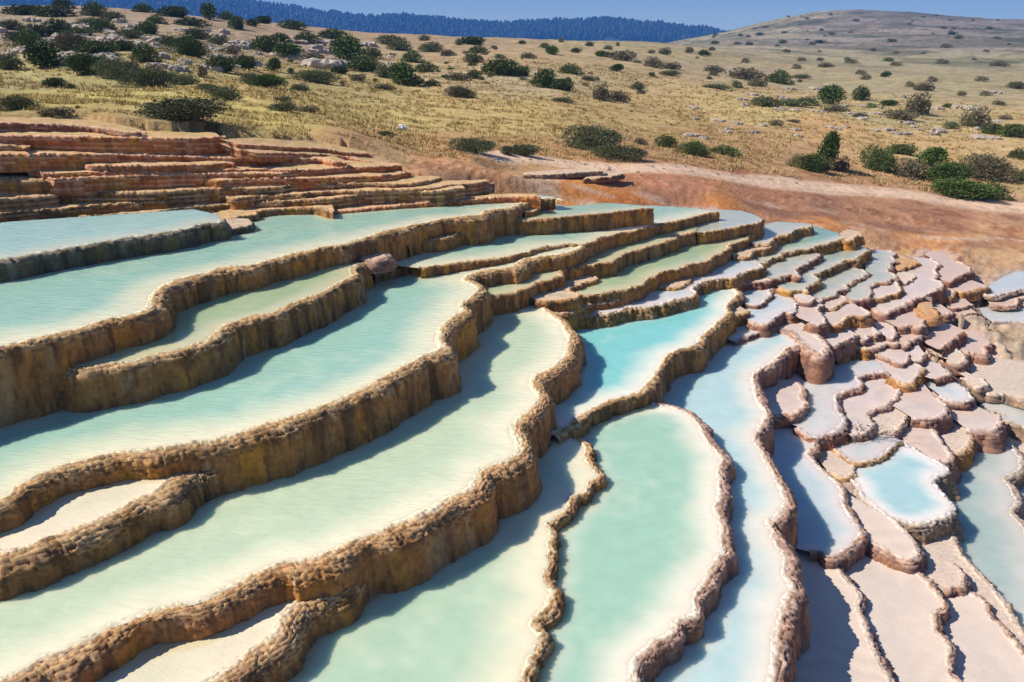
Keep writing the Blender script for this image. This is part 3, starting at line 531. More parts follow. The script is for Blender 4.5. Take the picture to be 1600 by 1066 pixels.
    C = mixc(C, fa * .7, sst(.02, -.40, oy) * low * .85 * inner)
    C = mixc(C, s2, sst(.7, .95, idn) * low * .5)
    hi_, lo_ = (.28, -.25) if t['w'] > .05 else ((.5, -.15) if small else (.05, -.5))
    C = mixc(C, np.array(POOL[t['pp']][0]) * 1.02, sst(hi_ * w_, lo_ * w_, Tt + .35 * w_ * patch + .25 * w_ * n4) * .92)
    if lay is not None: C = mixc(C, np.array((.78, .54, .36)), sst(.72, .95, lay) * .55 * sst(.0, .05, Tt)); C = mixc(C, s2, sst(.3, .0, lay) * .5 * sst(.0, .05, Tt))
    C = mixc(C, s2, sst(.18, .5, fbm(S / .035 + off, Tt / .16, seed=75, o=3)) * .6 * k_)
    C = C * (1 + .26 * n4)[..., None]
    a = np.arange(m - 1)[:, None] * n + np.arange(n - 1)[None]
    q = np.stack([a, a + 1, a + n + 1, a + n], -1).reshape(-1, 4)
    if t['sg'] < 0: q = q[:, ::-1]
    V0 = V - np.array(root.location)
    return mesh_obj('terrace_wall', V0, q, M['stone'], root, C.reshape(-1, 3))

def seg_dist(P, L):
    d = np.full(len(P), 1e9)
    for i in range(0, len(P), 2000):
        d[i:i + 2000] = np.sqrt(((P[i:i + 2000, None] - L[None])**2).sum(-1)).min(1)
    return d

def build_water(t, root, idx):
    stp = max(1, int(round(.03 / t['ds'])))
    Fr = t['R'][::stp]
    if np.any(Fr[-1] != t['R'][-1]): Fr = np.vstack([Fr, t['R'][-1:]])
    Bk = t['B']
    bd = [Bk[0]]
    Bk2 = np.vstack([Fr[-1:], Bk, Fr[:1]])
    bpts = []
    for i in range(len(Bk2) - 1):
        L = np.linalg.norm(Bk2[i + 1] - Bk2[i]); m = max(1, int(L / .25))
        for j in range(m):
            if i == 0 and j == 0: continue
            bpts.append(Bk2[i] + (Bk2[i + 1] - Bk2[i]) * j / m)
    poly = np.vstack([Fr, np.array(bpts)])
    lo, hi = poly.min(0), poly.max(0)
    sp_ = max(math.sqrt(t['area'] / 5000.), t['ds'] * 1.8, .018)
    gx, gy = np.meshgrid(np.arange(lo[0], hi[0], sp_), np.arange(lo[1], hi[1], sp_))
    r2 = np.random.default_rng(idx)
    gx = (gx + r2.uniform(-.3, .3, gx.shape) * sp_).ravel(); gy = (gy + r2.uniform(-.3, .3, gy.shape) * sp_).ravel()
    ok = inpoly(gx, gy, poly); G = np.stack([gx[ok], gy[ok]], 1)
    if len(G): G = G[seg_dist(G, poly) > sp_ * .45]
    pts = np.vstack([poly, G]) if len(G) else poly
    vs, es, fs, *_ = delaunay_2d_cdt([Vector(p_) for p_ in pts.tolist()], [], [list(range(len(poly)))], 1, 1e-6)
    P = np.array([(v.x, v.y) for v in vs]); F = np.array([f_ for f_ in fs if len(f_) == 3])
    if len(F) == 0: return None
    df = seg_dist(P, t['R'][::max(1, int(.02 / t['ds']))])
    db = np.full(len(P), 9.)
    for j, u in enumerate(TER):
        if u is t or (u['h'] + u['k'] * u['F'][:, 0].mean()) >= (t['h'] + t['k'] * u['F'][:, 0].mean()) - .005: continue
        L = FRONTS[j]
        m = (L[:, 0] > lo[0] - .6) & (L[:, 0] < hi[0] + .6) & (L[:, 1] > lo[1] - .6) & (L[:, 1] < hi[1] + .6)
        if m.any(): db = np.minimum(db, seg_dist(P, L[m]))
    sh, de, Ld, mt = POOL[t['pp']]; sh = np.array(sh); de = np.array(de)
    X, Y = P[:, 0], P[:, 1]
    nz = fbm(X / .5 + idx, Y / .5, seed=81); nb = fbm(X / 1.6 + idx, Y / 1.6, seed=83, o=3)
    dep = sst(.02, Ld * .8, df * (1 + .35 * nz) * (1 + .3 * nb)) * (.6 + .4 * sst(0., .25, db + .08 * nz))
    C = mixc(np.broadcast_to(sh, (len(P), 3)), de, dep)
    edge = np.array((.60, .50, .26)) if t['pp'] in ('tq', 'tc', 'te', 'gr', 'tb', 'cr', 'cg', 'sk') else sh * .92
    C = mixc(C, edge, sst(.10, .015, db + .03 * nz) * .6)
    sed = fbm(X / .12 + idx, Y / .12, seed=87)
    C = mixc(C, sh * .9 + .03, sst(.05, .8, nz + .5 * sed) * .2)
    rip = np.sin((X * np.cos(idx) + Y * np.sin(idx)) / .035 + 3.5 * fbm(X / .3 + idx, Y / .3, seed=93)) * sst(.1, .5, fbm(X / .9, Y / .9 + idx, seed=95, o=2) + .15)
    C = C * (1 + .05 * rip * (sp_ < .03))[:, None]
    if t['pp'] in ('yl', 'tn', 'og', 'lv'):
        C = mixc(C, np.array((.58, .36, .20)), sst(-.1, .7, nb + .3 * sed) * .35)
    C = C * (1 + .05 * sed)[:, None]
    ZW = zplane(t['h'], t['k'], X)
    if t['pp'] in ('tn', 'og', 'yl', 'lv'):
        amp = .018 if t['pp'] != 'lv' else .006
        ZW = ZW + amp * (.5 + fbm(X / .16 + idx, Y / .16, seed=89, o=5)) * sst(.0, .12, df)
        C = C * (1 + .22 * fbm(X / .07, Y / .07, seed=91, o=3) * (1 if amp > .01 else .3))[:, None]
    V = np.stack([X, Y, ZW], 1) - np.array(root.location)
    e1 = P[F[:, 1]] - P[F[:, 0]]; e2 = P[F[:, 2]] - P[F[:, 0]]
    fl = (e1[:, 0] * e2[:, 1] - e1[:, 1] * e2[:, 0]) < 0
    F[fl] = F[fl][:, ::-1]
    return mesh_obj('pool_surface', V, F, M[mt], root, C)

for i, t in enumerate(TER):
    c = t['F'].mean(0)
    base = (float(c[0]), float(c[1]), float(zplane(t['h'] + t['D'], t['k'], c[0])))
    root = empty('travertine_terrace', base, t['label'], 'travertine terrace', 'travertine terraces stepping down the slope')
    build_wall(t, root, i)
    build_water(t, root, i)
# ---------------------------------------------------------------- ground: one sheet, heights interpolated through points that can be located in the picture
CP = [  # px, py, depth below the eye
(870,306,2.68),(950,314,2.83),(1010,318,2.98),(1110,325,3.22),(1190,335,3.60),(1265,350,3.82),(1340,366,4.02),(1400,382,4.28),(1480,392,4.40),(1560,425,4.60),(1600,440,4.66),(1750,480,4.9),
 (830,250,2.55),(850,285,2.66),(1000,300,2.95),(1050,268,2.95),(1200,288,3.45),(1200,320,3.6),(1400,305,3.95),(1400,345,4.15),(1600,330,4.3),(1600,390,4.52),(1800,360,4.6),(1800,420,4.8),
 (0,150,1.0),(200,150,1.02),(0,128,.92),(250,130,1.0),(0,70,-.16),(0,12,-2.9),(200,20,-2.6),(200,80,.1),(400,150,1.15),(400,105,.75),(400,38,-2.0),(-300,100,.3),(-300,-10,-4),
 (600,190,2.0),(600,140,1.55),(600,100,.95),(600,52,-1.5),(800,200,2.35),(800,150,1.9),(800,105,1.05),(800,62,-1.05),
 (1000,200,2.7),(1000,150,2.3),(1000,105,1.3),(980,66,-.9),(1200,240,3.25),(1200,200,3.0),(1200,150,2.7),(1200,110,2.2),
 (1400,240,3.7),(1400,200,3.4),(1400,150,3.0),(1400,120,2.6),(1600,250,3.9),(1600,200,3.7),(1600,150,3.3),(1600,120,3.0),(1850,250,4.2),(1850,180,3.9),(1850,120,3.3),
]
def padl(P):
    d = np.hypot(P[..., 0], P[..., 1]); return np.arctan2(P[..., 0], P[..., 1]), np.log(d)
cps = []
for x, y, h in CP:
    P = unproj(x, y, h if abs(gtan(y)) > .002 else .1) if gtan(y) * h > 0 else None
    if P is None: continue
    a, l = padl(P)
    if not np.isfinite(l) or l > math.log(250) or l < 0: continue
    cps.append((float(a), float(l), CZ - h))
for x, y, o_ in [(-300,185,1.6),(-150,182,1.5),(0,187,1.5),(100,187,1.5),(220,200,1.45),(330,208,1.45),(420,221,1.75),(520,228,2.2),(600,238,2.6),(680,252,2.8),(740,268,2.2),(800,285,1.8),(620,262,2.0),(600,290,1.0),(700,290,.9),(500,250,1.6),
                 (200,170,4),(0,165,4),(400,195,4.2),(600,215,5),(-300,165,4)]:
    yy = float(yshore(x)) + o_; r = rays(x, y); P = r * yy / r[1]; a, l = padl(P); cps.append((float(a), float(l), CZ + float(P[2])))
def far(x, d, y):
    """a point d metres out that is seen at pixel row y"""
    r = rays(x, y); s = d / math.hypot(r[0], r[1]); return (math.atan2(r[0], r[1]), math.log(d), CZ + r[2] * s)
# hill on the right, and the land dropping out of sight behind the near crest
for x, d, y in [(1100,170,72),(1200,170,76),(1400,170,92),(1600,170,96),(1850,170,100),(1100,330,62),(1200,400,44),(1300,500,17.5),(1430,500,21),(1530,500,29),(1600,500,33),(1850,480,30),
                (1200,230,66),(1300,250,66),(1450,250,68),(1600,250,72),(1850,260,70),(1350,350,44),(1500,350,46),(1650,350,50),(1060,300,66),(1060,420,68),
                (1300,900,60),(1500,900,60),(1850,900,60),(1100,900,90),
                (900,170,86),(700,170,88),(500,170,84),(300,170,60),(0,140,40),(-300,140,40),(900,400,84),(600,400,84),(300,400,70),(0,400,60),(-300,400,60),(900,900,80),(300,900,80),(-300,900,80)]:
    cps.append(far(x, d, y))
for t in TER:      # rough rock between the small terraces lies just under their lips
    if t['w'] <= .062 and t['area'] < 2.5 and t['F'][:, 0].mean() > 1.5:
        q = t['R'][::max(1, len(t['R']) // 4)] + t['n'][::max(1, len(t['R']) // 4)] * .12
        for x, y in q:
            tt_ = np.array((x, y, -t['h'])); zc2 = y * cp + t['h'] * sp; pxx = 800 + FPX * x / zc2; pyy = 533 - FPX * (y * sp - t['h'] * cp) / zc2
            if pyy < np.interp(pxx, [800, 1000, 1200, 1350, 1450, 1600], [332, 342, 365, 400, 425, 470]): continue
            cps.append((math.atan2(x, y), math.log(math.hypot(x, y)), CZ - t['h'] - .09))
for t in TER:
    if t['id'] in ('T2', 'T3', 'T4', 'T5', 'T6', 'Q', 'W', 'T9', 'T10', 'W2', 'T1'):
        q = t['F'][::5]
        for x, y in q:
            if y > .5 and not (t['id'] == 'T1' and x > -2.0): cps.append((math.atan2(x, y), math.log(math.hypot(x, y)), CZ - t['h'] - t['k'] * x - .5))
for a in (-1.2, -.8, 0, .8, 1.2): cps.append((a, math.log(1.2), CZ - 4.9))
cps = np.array(cps)
SA = 2.2
def kern(A, B):
    r2 = ((A[:, None, 0] - B[None, :, 0]) * SA)**2 + (A[:, None, 1] - B[None, :, 1])**2
    return .5 * r2 * np.log(r2 + 1e-9)
zc = cps[:, 2]; xy = cps[:, :2]
n_ = len(cps); Km = kern(xy, xy) + np.eye(n_) * 1e-4
Pm = np.c_[np.ones(n_), xy]
d_c = np.exp(xy[:, 1])
LHS = np.block([[Km, Pm], [Pm.T, np.zeros((3, 3))]])
wz = np.linalg.solve(LHS, np.r_[(zc - CZ) / d_c, 0, 0, 0])       # interpolate the slope angle, so near and far weigh alike
def tps(a, l):
    sh = a.shape; Q = np.stack([a.ravel(), l.ravel()], 1); out = np.zeros(len(Q))
    for i in range(0, len(Q), 20000):
        q = Q[i:i + 20000]; out[i:i + 20000] = kern(q, xy) @ wz[:n_] + wz[n_] + q @ wz[n_ + 1:]
    return CZ + (out * np.exp(Q[:, 1])).reshape(sh)

az = np.radians(np.concatenate([np.arange(-180, -48, 4.), np.arange(-48, -40, 1), np.arange(-40, 40, .15), np.arange(40, 48, 1), np.arange(48, 181, 4.)]))
ld = np.concatenate([np.linspace(math.log(.6), math.log(3), 30, endpoint=False), np.linspace(math.log(3), math.log(800), 560, endpoint=False), np.linspace(math.log(800), math.log(1750), 10)])
ca = np.clip(np.linspace(az[0], az[-1], 400), -.95, .95); 
GA, GL = np.meshgrid(az, ld)
AC = np.clip(GA, -.95, .95); LC = np.clip(GL, math.log(1.3), math.log(900))
Z0 = CZ + (tps(AC, LC) - CZ)
beyond = np.maximum(0, GL - math.log(900)); Z0 = np.where(beyond > 0, Z0 - (np.exp(GL) - 900) * .004, Z0)
GX = np.sin(GA) * np.exp(GL); GY = np.cos(GA) * np.exp(GL); DD = np.exp(GL)
side = sst(.95, 1.6, np.abs(GA)); Z0 = Z0 * (1 - side) + side * np.minimum(Z0, CZ - 3.5)
GZs = Z0.copy()
near = sst(45, 20, DD)
relief = .035 * fbm(GX / .45, GY / .45, seed=101, o=5) + .07 * fbm(GX / 2.2, GY / 2.2, seed=103, o=3)
hillr = sst(28, 60, DD) * (.25 * fbm(GX / 5, GY / 5, seed=105, o=4)) + sst(120, 300, DD) * 1.6 * fbm(GX / 40, GY / 40, seed=107, o=5)
Z0 = Z0 + relief + hillr
def px_f(X, Y): return 800 + 1258 * X / np.maximum(Y, .1)
# rocky layered patches (thin ledges of old travertine): plan centres from the picture
def spot(x, y, h, rx, ry):
    c = unproj(x, y, h); e = np.hypot((GX - c[0]) / rx, (GY - c[1]) / ry); return sst(1.15, .5, e)
ledge = np.maximum.reduce([spot(1000, 290, 2.7, 2.2, 1.3), spot(1300, 325, 3.6, 4.0, .9), spot(1500, 350, 4.0, 3, .9), spot(700, 262, 1.95, 2.0, 1.0), spot(520, 240, 1.55, 2.0, .7)])
lz = fbm(GX / 1.6, GY / .35, seed=109, o=4)
tz = np.maximum.reduce([spot(1500, 480, 4.8, 1.6, 2.4), spot(1550, 580, 4.9, 1.4, 1.6), spot(1450, 850, 5.0, .6, .6)])
q1, q2, _o, _i = vor2(GX / .34, GY / .34, seed=113)
sm_ = Z0 + .10 * fbm(GX / .7, GY / .7, seed=117, o=3) + .03 * fbm(GX / .12, GY / .12, seed=118, o=3)
fr_ = sm_ / .085; fl_ = np.floor(fr_); ff = fr_ - fl_
st_ = (fl_ + sst(.0, .22, ff) + .22 * sst(.18, .26, ff) * sst(.6, .26, ff)) * .085      # small stepped basins with raised lips
tz = np.maximum(tz, np.maximum.reduce([spot(1480, 420, 4.5, 2.2, 2.0), spot(1560, 460, 4.7, 2.2, 2.4), spot(1400, 560, 4.7, 2.0, 1.6), spot(1590, 620, 5.0, 1.2, 1.4)]))
lip = tz * sst(.18, .26, ff) * sst(.6, .3, ff)
Z0 = Z0 * (1 - tz) + tz * (st_ + .02 * (_i - .5)) + tz * (.035 * fbm(GX / .22, GY / .22, seed=163, o=5) + .02 * np.abs(fbm(GX / .09, GY / .09, seed=164, o=3)))
stz = np.maximum.reduce([spot(700, 262, 2.2, 2.2, 1.3), spot(600, 250, 1.95, 1.8, 1.0), spot(780, 275, 2.4, 1.6, 1.0), spot(500, 238, 1.75, 1.6, .8), spot(1000, 285, 2.88, 2.0, 1.2), spot(1120, 298, 3.2, 2.2, 1.0), spot(1300, 320, 3.75, 3.6, .8), spot(1500, 345, 4.2, 3, .8)])
s2_ = Z0 + .05 * fbm(GX / 3.0, GY / .5, seed=161, o=4) + .012 * fbm(GX / .2, GY / .2, seed=162, o=3); f2_ = s2_ / .045; ff2 = f2_ - np.floor(f2_)
stz = stz * sst(-.1, .25, fbm(GX / 1.3, GY / .8, seed=165, o=3)) * .8
Z0 = Z0 * (1 - stz) + stz * ((np.floor(f2_) + sst(.0, .3, ff2)) * .045)
cover = np.zeros(GX.shape, bool)
for t in TER:
    lo, hi = t['poly'].min(0), t['poly'].max(0)
    m = (GX > lo[0]) & (GX < hi[0]) & (GY > lo[1]) & (GY < hi[1])
    if not m.any(): continue
    ii = np.where(m); ins = inpoly(GX[ii], GY[ii], t['poly'])
    sel = (ii[0][ins], ii[1][ins])
    Z0[sel] = np.minimum(Z0[sel], zplane(t['h'], t['k'], GX[sel]) - (.30 if t['w'] > .05 else .07)); cover[sel] = True
MZ = np.full(GX.shape, 1e9)
# loose ground between the small basins never stands higher than a gentle slope up from their edges
for t in TER:
    if t['w'] > .062 or t['F'][:, 0].mean() < 1.0 or t['area'] > 6 or t['pp'] == 'yl' or t['h'] < 2.75: continue
    P_ = np.vstack([t['R'][::max(1, int(.06 / t['ds']))], t['B']]); lo, hi = P_.min(0) - .5, P_.max(0) + .5
    ii = np.where((GX > lo[0]) & (GX < hi[0]) & (GY > lo[1]) & (GY < hi[1]) & ~cover)
    if len(ii[0]) == 0: continue
    dd_ = seg_dist(np.stack([GX[ii], GY[ii]], 1), P_)
    zt0 = zplane(t['h'], t['k'], GX[ii]); near_ = dd_ < .26
    MZ[ii] = np.where(near_, np.minimum(MZ[ii], zt0), MZ[ii])
    cap = zplane(t['h'], t['k'], GX[ii]) + np.maximum(dd_ - .08, 0) * .35 + .02
    m_s = dd_ < .5
    Z0[ii] = np.where(m_s, np.minimum(Z0[ii], cap), Z0[ii])
gm = (MZ < 1e8) & ~cover
Z0[gm] = MZ[gm] - .015 + .03 * fbm(GX[gm] / .12, GY[gm] / .12, seed=171, o=4)
# the shore of the outermost pools: bare earth comes down to the water's level
for t in TER:
    if t['id'] in ('R1', 'R2', 'R3b', 'R7', 'R8', 'R8b', 'C3c', 'C3', 'C4', 'E1', 'P1', 'm1', 'm2', 'm3'):
        B_ = np.vstack([t['F'][-1:], t['B'], t['F'][:1]]) if t['id'][0] != 'm' else t['B']; dn = []
        for i_ in range(len(B_) - 1): dn.append(B_[i_] + (B_[i_ + 1] - B_[i_]) * np.linspace(0, 1, max(2, int(np.linalg.norm(B_[i_ + 1] - B_[i_]) / .08)))[:, None])
        dn = np.vstack(dn); lo, hi = dn.min(0) - 1.3, dn.max(0) + 1.3
        ii = np.where((GX > lo[0]) & (GX < hi[0]) & (GY > lo[1]) & (GY < hi[1]) & ~cover)
        if len(ii[0]) == 0: continue
        dd_ = seg_dist(np.stack([GX[ii], GY[ii]], 1), dn)
        zt_ = zplane(t['h'], t['k'], GX[ii]) + .012
        k_ = sst(0.05, 1.2, dd_)
        Z0[ii] = np.where(Z0[ii] > zt_, zt_ + (Z0[ii] - zt_) * k_, Z0[ii])
# the bed of the steep flight: cut away behind the pools so that only the steps themselves show
px_ = 800 + 1258 * GX / np.maximum(GY, .1)
cut = (px_ < 720) & (GY > 9) & (GY < yshore(np.clip(px_, -100, 800)) + 1.15 * (1 + 1.0 * sst(330, 650, px_)) * sst(760, 560, px_)) & (np.abs(GA) < .9)
Z0[cut] = np.minimum(Z0[cut], CZ - 2.9)
GROUNDZ = Z0

# colours by place (albedo), blended with a wandering boundary
CC = [(0,160,1.0,(.48,.43,.15)),(200,150,1.0,(.52,.44,.16)),(400,165,1.15,(.54,.44,.16)),(100,130,.95,(.38,.33,.15)),(300,185,1.15,(.42,.30,.14)),(450,205,1.3,(.50,.31,.15)),(600,215,1.6,(.50,.32,.16)),
 (600,160,1.5,(.54,.42,.17)),(800,170,2.0,(.54,.41,.17)),(800,215,2.1,(.44,.27,.13)),(1000,180,2.4,(.44,.32,.15)),(1000,220,2.5,(.40,.24,.13)),(1150,215,2.9,(.44,.28,.14)),
 (-100,195,1.0,(.34,.26,.12)),(150,195,1.0,(.36,.20,.11)),(350,215,1.2,(.50,.30,.14)),
 (0,60,0,(.33,.28,.20)),(200,60,0,(.34,.28,.21)),(400,80,.5,(.38,.28,.20)),(600,90,.9,(.40,.28,.18)),(800,100,1.0,(.42,.31,.18)),(800,70,.0,(.44,.36,.22)),(1000,90,1.1,(.42,.34,.19)),(500,130,1.3,(.42,.34,.15)),
 (1200,180,2.9,(.54,.42,.19)),(1200,225,3.1,(.46,.28,.15)),(1400,180,3.2,(.44,.36,.19)),(1400,220,3.5,(.54,.37,.18)),(1550,220,3.8,(.54,.38,.19)),(1600,280,4.0,(.50,.36,.18)),(1300,200,3.3,(.54,.34,.16)),
 (1200,120,2.4,(.38,.31,.20)),(1400,130,2.8,(.38,.32,.19)),(1600,130,3.0,(.37,.31,.19)),
 (850,255,2.3,(.52,.36,.24)),(700,250,1.9,(.46,.27,.16)),(620,238,1.6,(.46,.29,.17)),(700,275,2.1,(.58,.24,.10)),(800,285,2.35,(.60,.24,.08)),(900,300,2.65,(.62,.25,.07)),(1000,306,2.8,(.62,.24,.07)),(1150,318,3.2,(.62,.25,.08)),(1300,335,3.7,(.58,.25,.10)),(1450,360,4.0,(.58,.27,.11)),(1600,380,4.4,(.54,.28,.14)),
 (1000,284,2.85,(.42,.19,.10)),(1050,290,2.95,(.42,.20,.12)),(1200,306,3.5,(.40,.19,.11)),(1300,318,3.75,(.32,.17,.11)),(1450,335,4.1,(.40,.21,.13)),(1600,355,4.4,(.42,.25,.16)),(900,285,2.72,(.60,.25,.08)),(700,245,2.25,(.52,.29,.14)),
 (1200,335,3.4,(.56,.36,.20)),(1350,375,4.0,(.56,.33,.18)),(1450,390,4.3,(.58,.33,.17)),(1550,410,4.5,(.58,.36,.20)),(1600,430,4.6,(.52,.36,.22)),
 (1500,450,4.6,(.54,.36,.24)),(1550,500,4.8,(.50,.36,.20)),(1500,520,4.8,(.58,.43,.30)),(1590,540,4.9,(.54,.42,.28)),(1560,600,4.95,(.54,.44,.34)),(1450,560,4.75,(.60,.44,.36)),(1400,600,4.8,(.60,.44,.38)),
 (1450,850,5.0,(.56,.42,.30)),(1500,880,5.05,(.58,.46,.34)),(1100,450,4.0,(.58,.42,.32)),(900,600,4.0,(.5,.36,.25)),(400,700,3.6,(.5,.36,.25)),(1300,600,4.8,(.58,.44,.38))]
cc = []
for x, y, h, c in CC:
    if h <= 0.02: d_ = 45; r = rays(x, y); cc.append((math.atan2(r[0], r[1]), math.log(d_), *c)); continue
    if gtan(y) <= .004: r = rays(x, y); cc.append((math.atan2(r[0], r[1]), math.log(70), *c)); continue
    a, l = padl(unproj(x, y, h)); cc.append((float(a), float(l), *c))
for x, d, c in [(1100,170,(.38,.33,.24)),(1300,170,(.36,.32,.20)),(1500,170,(.35,.31,.19)),(1300,260,(.30,.26,.22)),(1500,260,(.28,.24,.20)),(1300,400,(.30,.25,.22)),(1450,450,(.26,.22,.20)),(1200,350,(.36,.31,.22)),(1230,450,(.40,.34,.22)),(1600,450,(.24,.21,.19)),(1850,300,(.26,.23,.2)),(300,140,(.3,.26,.2)),(700,170,(.3,.28,.2)),(300,900,(.12,.16,.12)),(1000,900,(.12,.16,.12)),(1500,900,(.14,.16,.12))]:
    r = rays(x, 60); cc.append((math.atan2(r[0], r[1]), math.log(d), *c))
cc = np.array(cc)
wa = AC * 2.2 + .05 * fbm(GX / (DD * .10), GY / (DD * .10), seed=121, o=4); wl = GL + .10 * fbm(GX / (DD * .14), GY / (DD * .05), seed=123, o=5)
num = np.zeros(GX.shape + (3,)); den = np.zeros(GX.shape)
for a, l, r, g, b in cc:
    q = 1 / (((wa - a * 2.2)**2 + (wl - l)**2) + 2e-4)**2
    num += q[..., None] * np.array((r, g, b)); den += q
GC = num / den[..., None]
# dirt track: a band in plan
trk = [(760,247,2.42),(830,250,2.55),(900,256,2.67),(1000,264,2.87),(1100,272,3.1),(1200,283,3.40),(1300,291,3.65),(1400,302,3.93),(1480,313,4.1),(1600,326,4.32),(1800,350,4.65)]
tl = catmull(np.array([unproj(x, y, h)[:2] for x, y, h in trk]), 20)
mk = (DD > 9) & (DD < 40) & (np.abs(GA) < .75)
td = np.full(GX.shape, 9.); Pm_ = np.stack([GX[mk], GY[mk]], 1); td[mk] = seg_dist(Pm_, tl)
wd = .55 + .16 * fbm(GX / 1.5, GY / 1.5, seed=131)
GC = mixc(GC, np.array((.76, .55, .40)), sst(wd + .25, wd - .15, td) * .85)
rut = sst(.10, .03, np.abs(td - .32)) * (fbm(GX / 1.2, GY / .5, seed=133) > -.1)
GC = mixc(GC, np.array((.36, .25, .20)), rut * .5)
GZ_track = sst(.9, .3, td); 
# scattered dry clumps, bare soil and stones
cl = fbm(GX / .8, GY / .45, seed=141, o=5); cl2 = fbm(GX / .25, GY / .16, seed=143, o=4)
field = sst(8, 12, DD) * (1 - GZ_track) * (1 - tz) 
GC = mixc(GC, GC * np.array((.62, .52, .50)), sst(.12, .42, cl + .3 * cl2) * .75 * field)
GC = mixc(GC, np.minimum(GC * 1.3, .75), sst(.15, .5, -cl + .4 * cl2) * .5 * field)
cf = fbm(GX / 6, GY / 3, seed=145, o=5)
cg_ = fbm(GX / 14, GY / 14, seed=146, o=6, gain=.65)
GC = mixc(GC, np.array((.13, .13, .09)), sst(-.05, .22, cf * .5 + 1.0 * cg_) * sst(60, 180, DD) * .85)
GC = mixc(GC, np.array((.30, .25, .13)), sst(.0, .3, fbm(GX / 2.2, GY / 1.4, seed=152, o=5)) * sst(35, 70, DD) * sst(160, 90, DD) * .5)
GC = mixc(GC, GC * np.array((.62, .66, .62)), sst(100, 200, DD) * sst(-.2, .3, fbm(GX / 30, GY / 30, seed=153, o=5)))
GC = mixc(GC, np.array((.24, .13, .10)), ledge[..., None][..., 0] * sst(.0, .35, lz) * .7)
GC = mixc(GC, np.array((.42, .16, .07)), stz * sst(.3, .05, ff2) * .8)
GC = mixc(GC, np.array((.70, .46, .30)), stz * sst(.3, .45, ff2) * sst(.7, .5, ff2) * .5)
GC = mixc(GC, np.array((.62, .52, .44)), ledge * sst(.25, .45, -lz) * .5)
GC = mixc(GC, np.array((.70, .56, .46)), lip * .5)
GC = mixc(GC, np.array((.34, .20, .13)), tz * sst(.22, .0, ff) * .7)
GC = mixc(GC, np.array((.56, .42, .14)), tz * sst(.25, .5, fbm(GX / .5, GY / .5, seed=147)) * .5)
GC = mixc(GC, GC * np.array((.5, .42, .40)), tz * sst(.1, .45, fbm(GX / .16, GY / .16, seed=148, o=5)) * .8)
GC[gm] = GC[gm] * .3 + .7 * np.array((.52, .38, .31)) * (1 + .5 * fbm(GX[gm] / .1, GY[gm] / .1, seed=172, o=4))[:, None]
GC *= (1 + .15 * fbm(GX / .1, GY / .1, seed=149, o=3))[..., None]
m_, n2 = GX.shape
a = np.arange(m_ - 1)[:, None] * n2 + np.arange(n2 - 1)[None]
q = np.stack([a, a + 1, a + n2 + 1, a + n2], -1).reshape(-1, 4)
gr = mesh_obj('ground', np.stack([GX, GY, GROUNDZ], -1).reshape(-1, 3), q, M['ground'], None, GC.reshape(-1, 3))
tag(gr, kind='structure')

# ground height lookup
def gidx(a, l):
    fi = np.interp(l, ld, np.arange(len(ld))); fj = np.interp(a, az, np.arange(len(az)))
    return fi, fj
def gz(x, y):
    x = np.asarray(x, float); y = np.asarray(y, float)
    fi, fj = gidx(np.arctan2(x, y), np.log(np.hypot(x, y)))
    i = np.clip(fi.astype(int), 0, len(ld) - 2); j = np.clip(fj.astype(int), 0, len(az) - 2); u = fi - i; v = fj - j
    return (GROUNDZ[i, j] * (1 - u) * (1 - v) + GROUNDZ[i + 1, j] * u * (1 - v) + GROUNDZ[i, j + 1] * (1 - u) * v + GROUNDZ[i + 1, j + 1] * u * v)
def hit(px, py, dmin=9.):
    r = rays(px, py); r = r / math.hypot(r[0], r[1])
    d = np.exp(np.linspace(math.log(dmin), math.log(700), 3000))
    zr = CZ + r[2] * d; zg = gz(r[0] * d, r[1] * d)
    k = np.argmax(zr < zg)
    if not (zr < zg).any(): return None
    return np.array((r[0] * d[k], r[1] * d[k], zg[k])), d[k]

# far wooded ridge
rx = np.radians(np.arange(-60, 20, .5)); crest_x = [-900, -300, 0, 150, 250, 350, 430, 500, 560, 640, 700, 760, 800, 870, 950, 1020, 1060, 1100, 1150, 1300]
crest_y = [-60, -50, -35, -25, -14, 3, 14, 26, 31, 32, 38, 44, 44, 38, 38, 42, 46, 52, 62, 95]
def az_of(px): r = rays(px, 40); return math.atan2(r[0], r[1])
caz = np.array([az_of(x) for x in crest_x]); czt = np.array([rays(x, y)[2] / math.hypot(*rays(x, y)[:2]) for x, y in zip(crest_x, crest_y)])
def ridge_z(a, d):
    tcr = np.interp(a, caz, czt) * 1500
    s = sst(850, 1500, d) * sst(1900, 1500, d)
    return CZ - 45 + (tcr + 45) * s + 5 * fbm(a * 40, d / 90., seed=151, o=4) * s
rd = np.linspace(850, 1740, 34)
A2, D2 = np.meshgrid(rx, rd); RZ = ridge_z(A2, D2)
a = np.arange(len(rd) - 1)[:, None] * len(rx) + np.arange(len(rx) - 1)[None]
q = np.stack([a, a + 1, a + len(rx) + 1, a + len(rx)], -1).reshape(-1, 4)
rg = mesh_obj('hills', np.stack([np.sin(A2) * D2, np.cos(A2) * D2, RZ], -1).reshape(-1, 3), q, M['ground'], None, np.broadcast_to(np.array((.05, .07, .04)), (A2.size, 3)))
tag(rg, kind='structure')
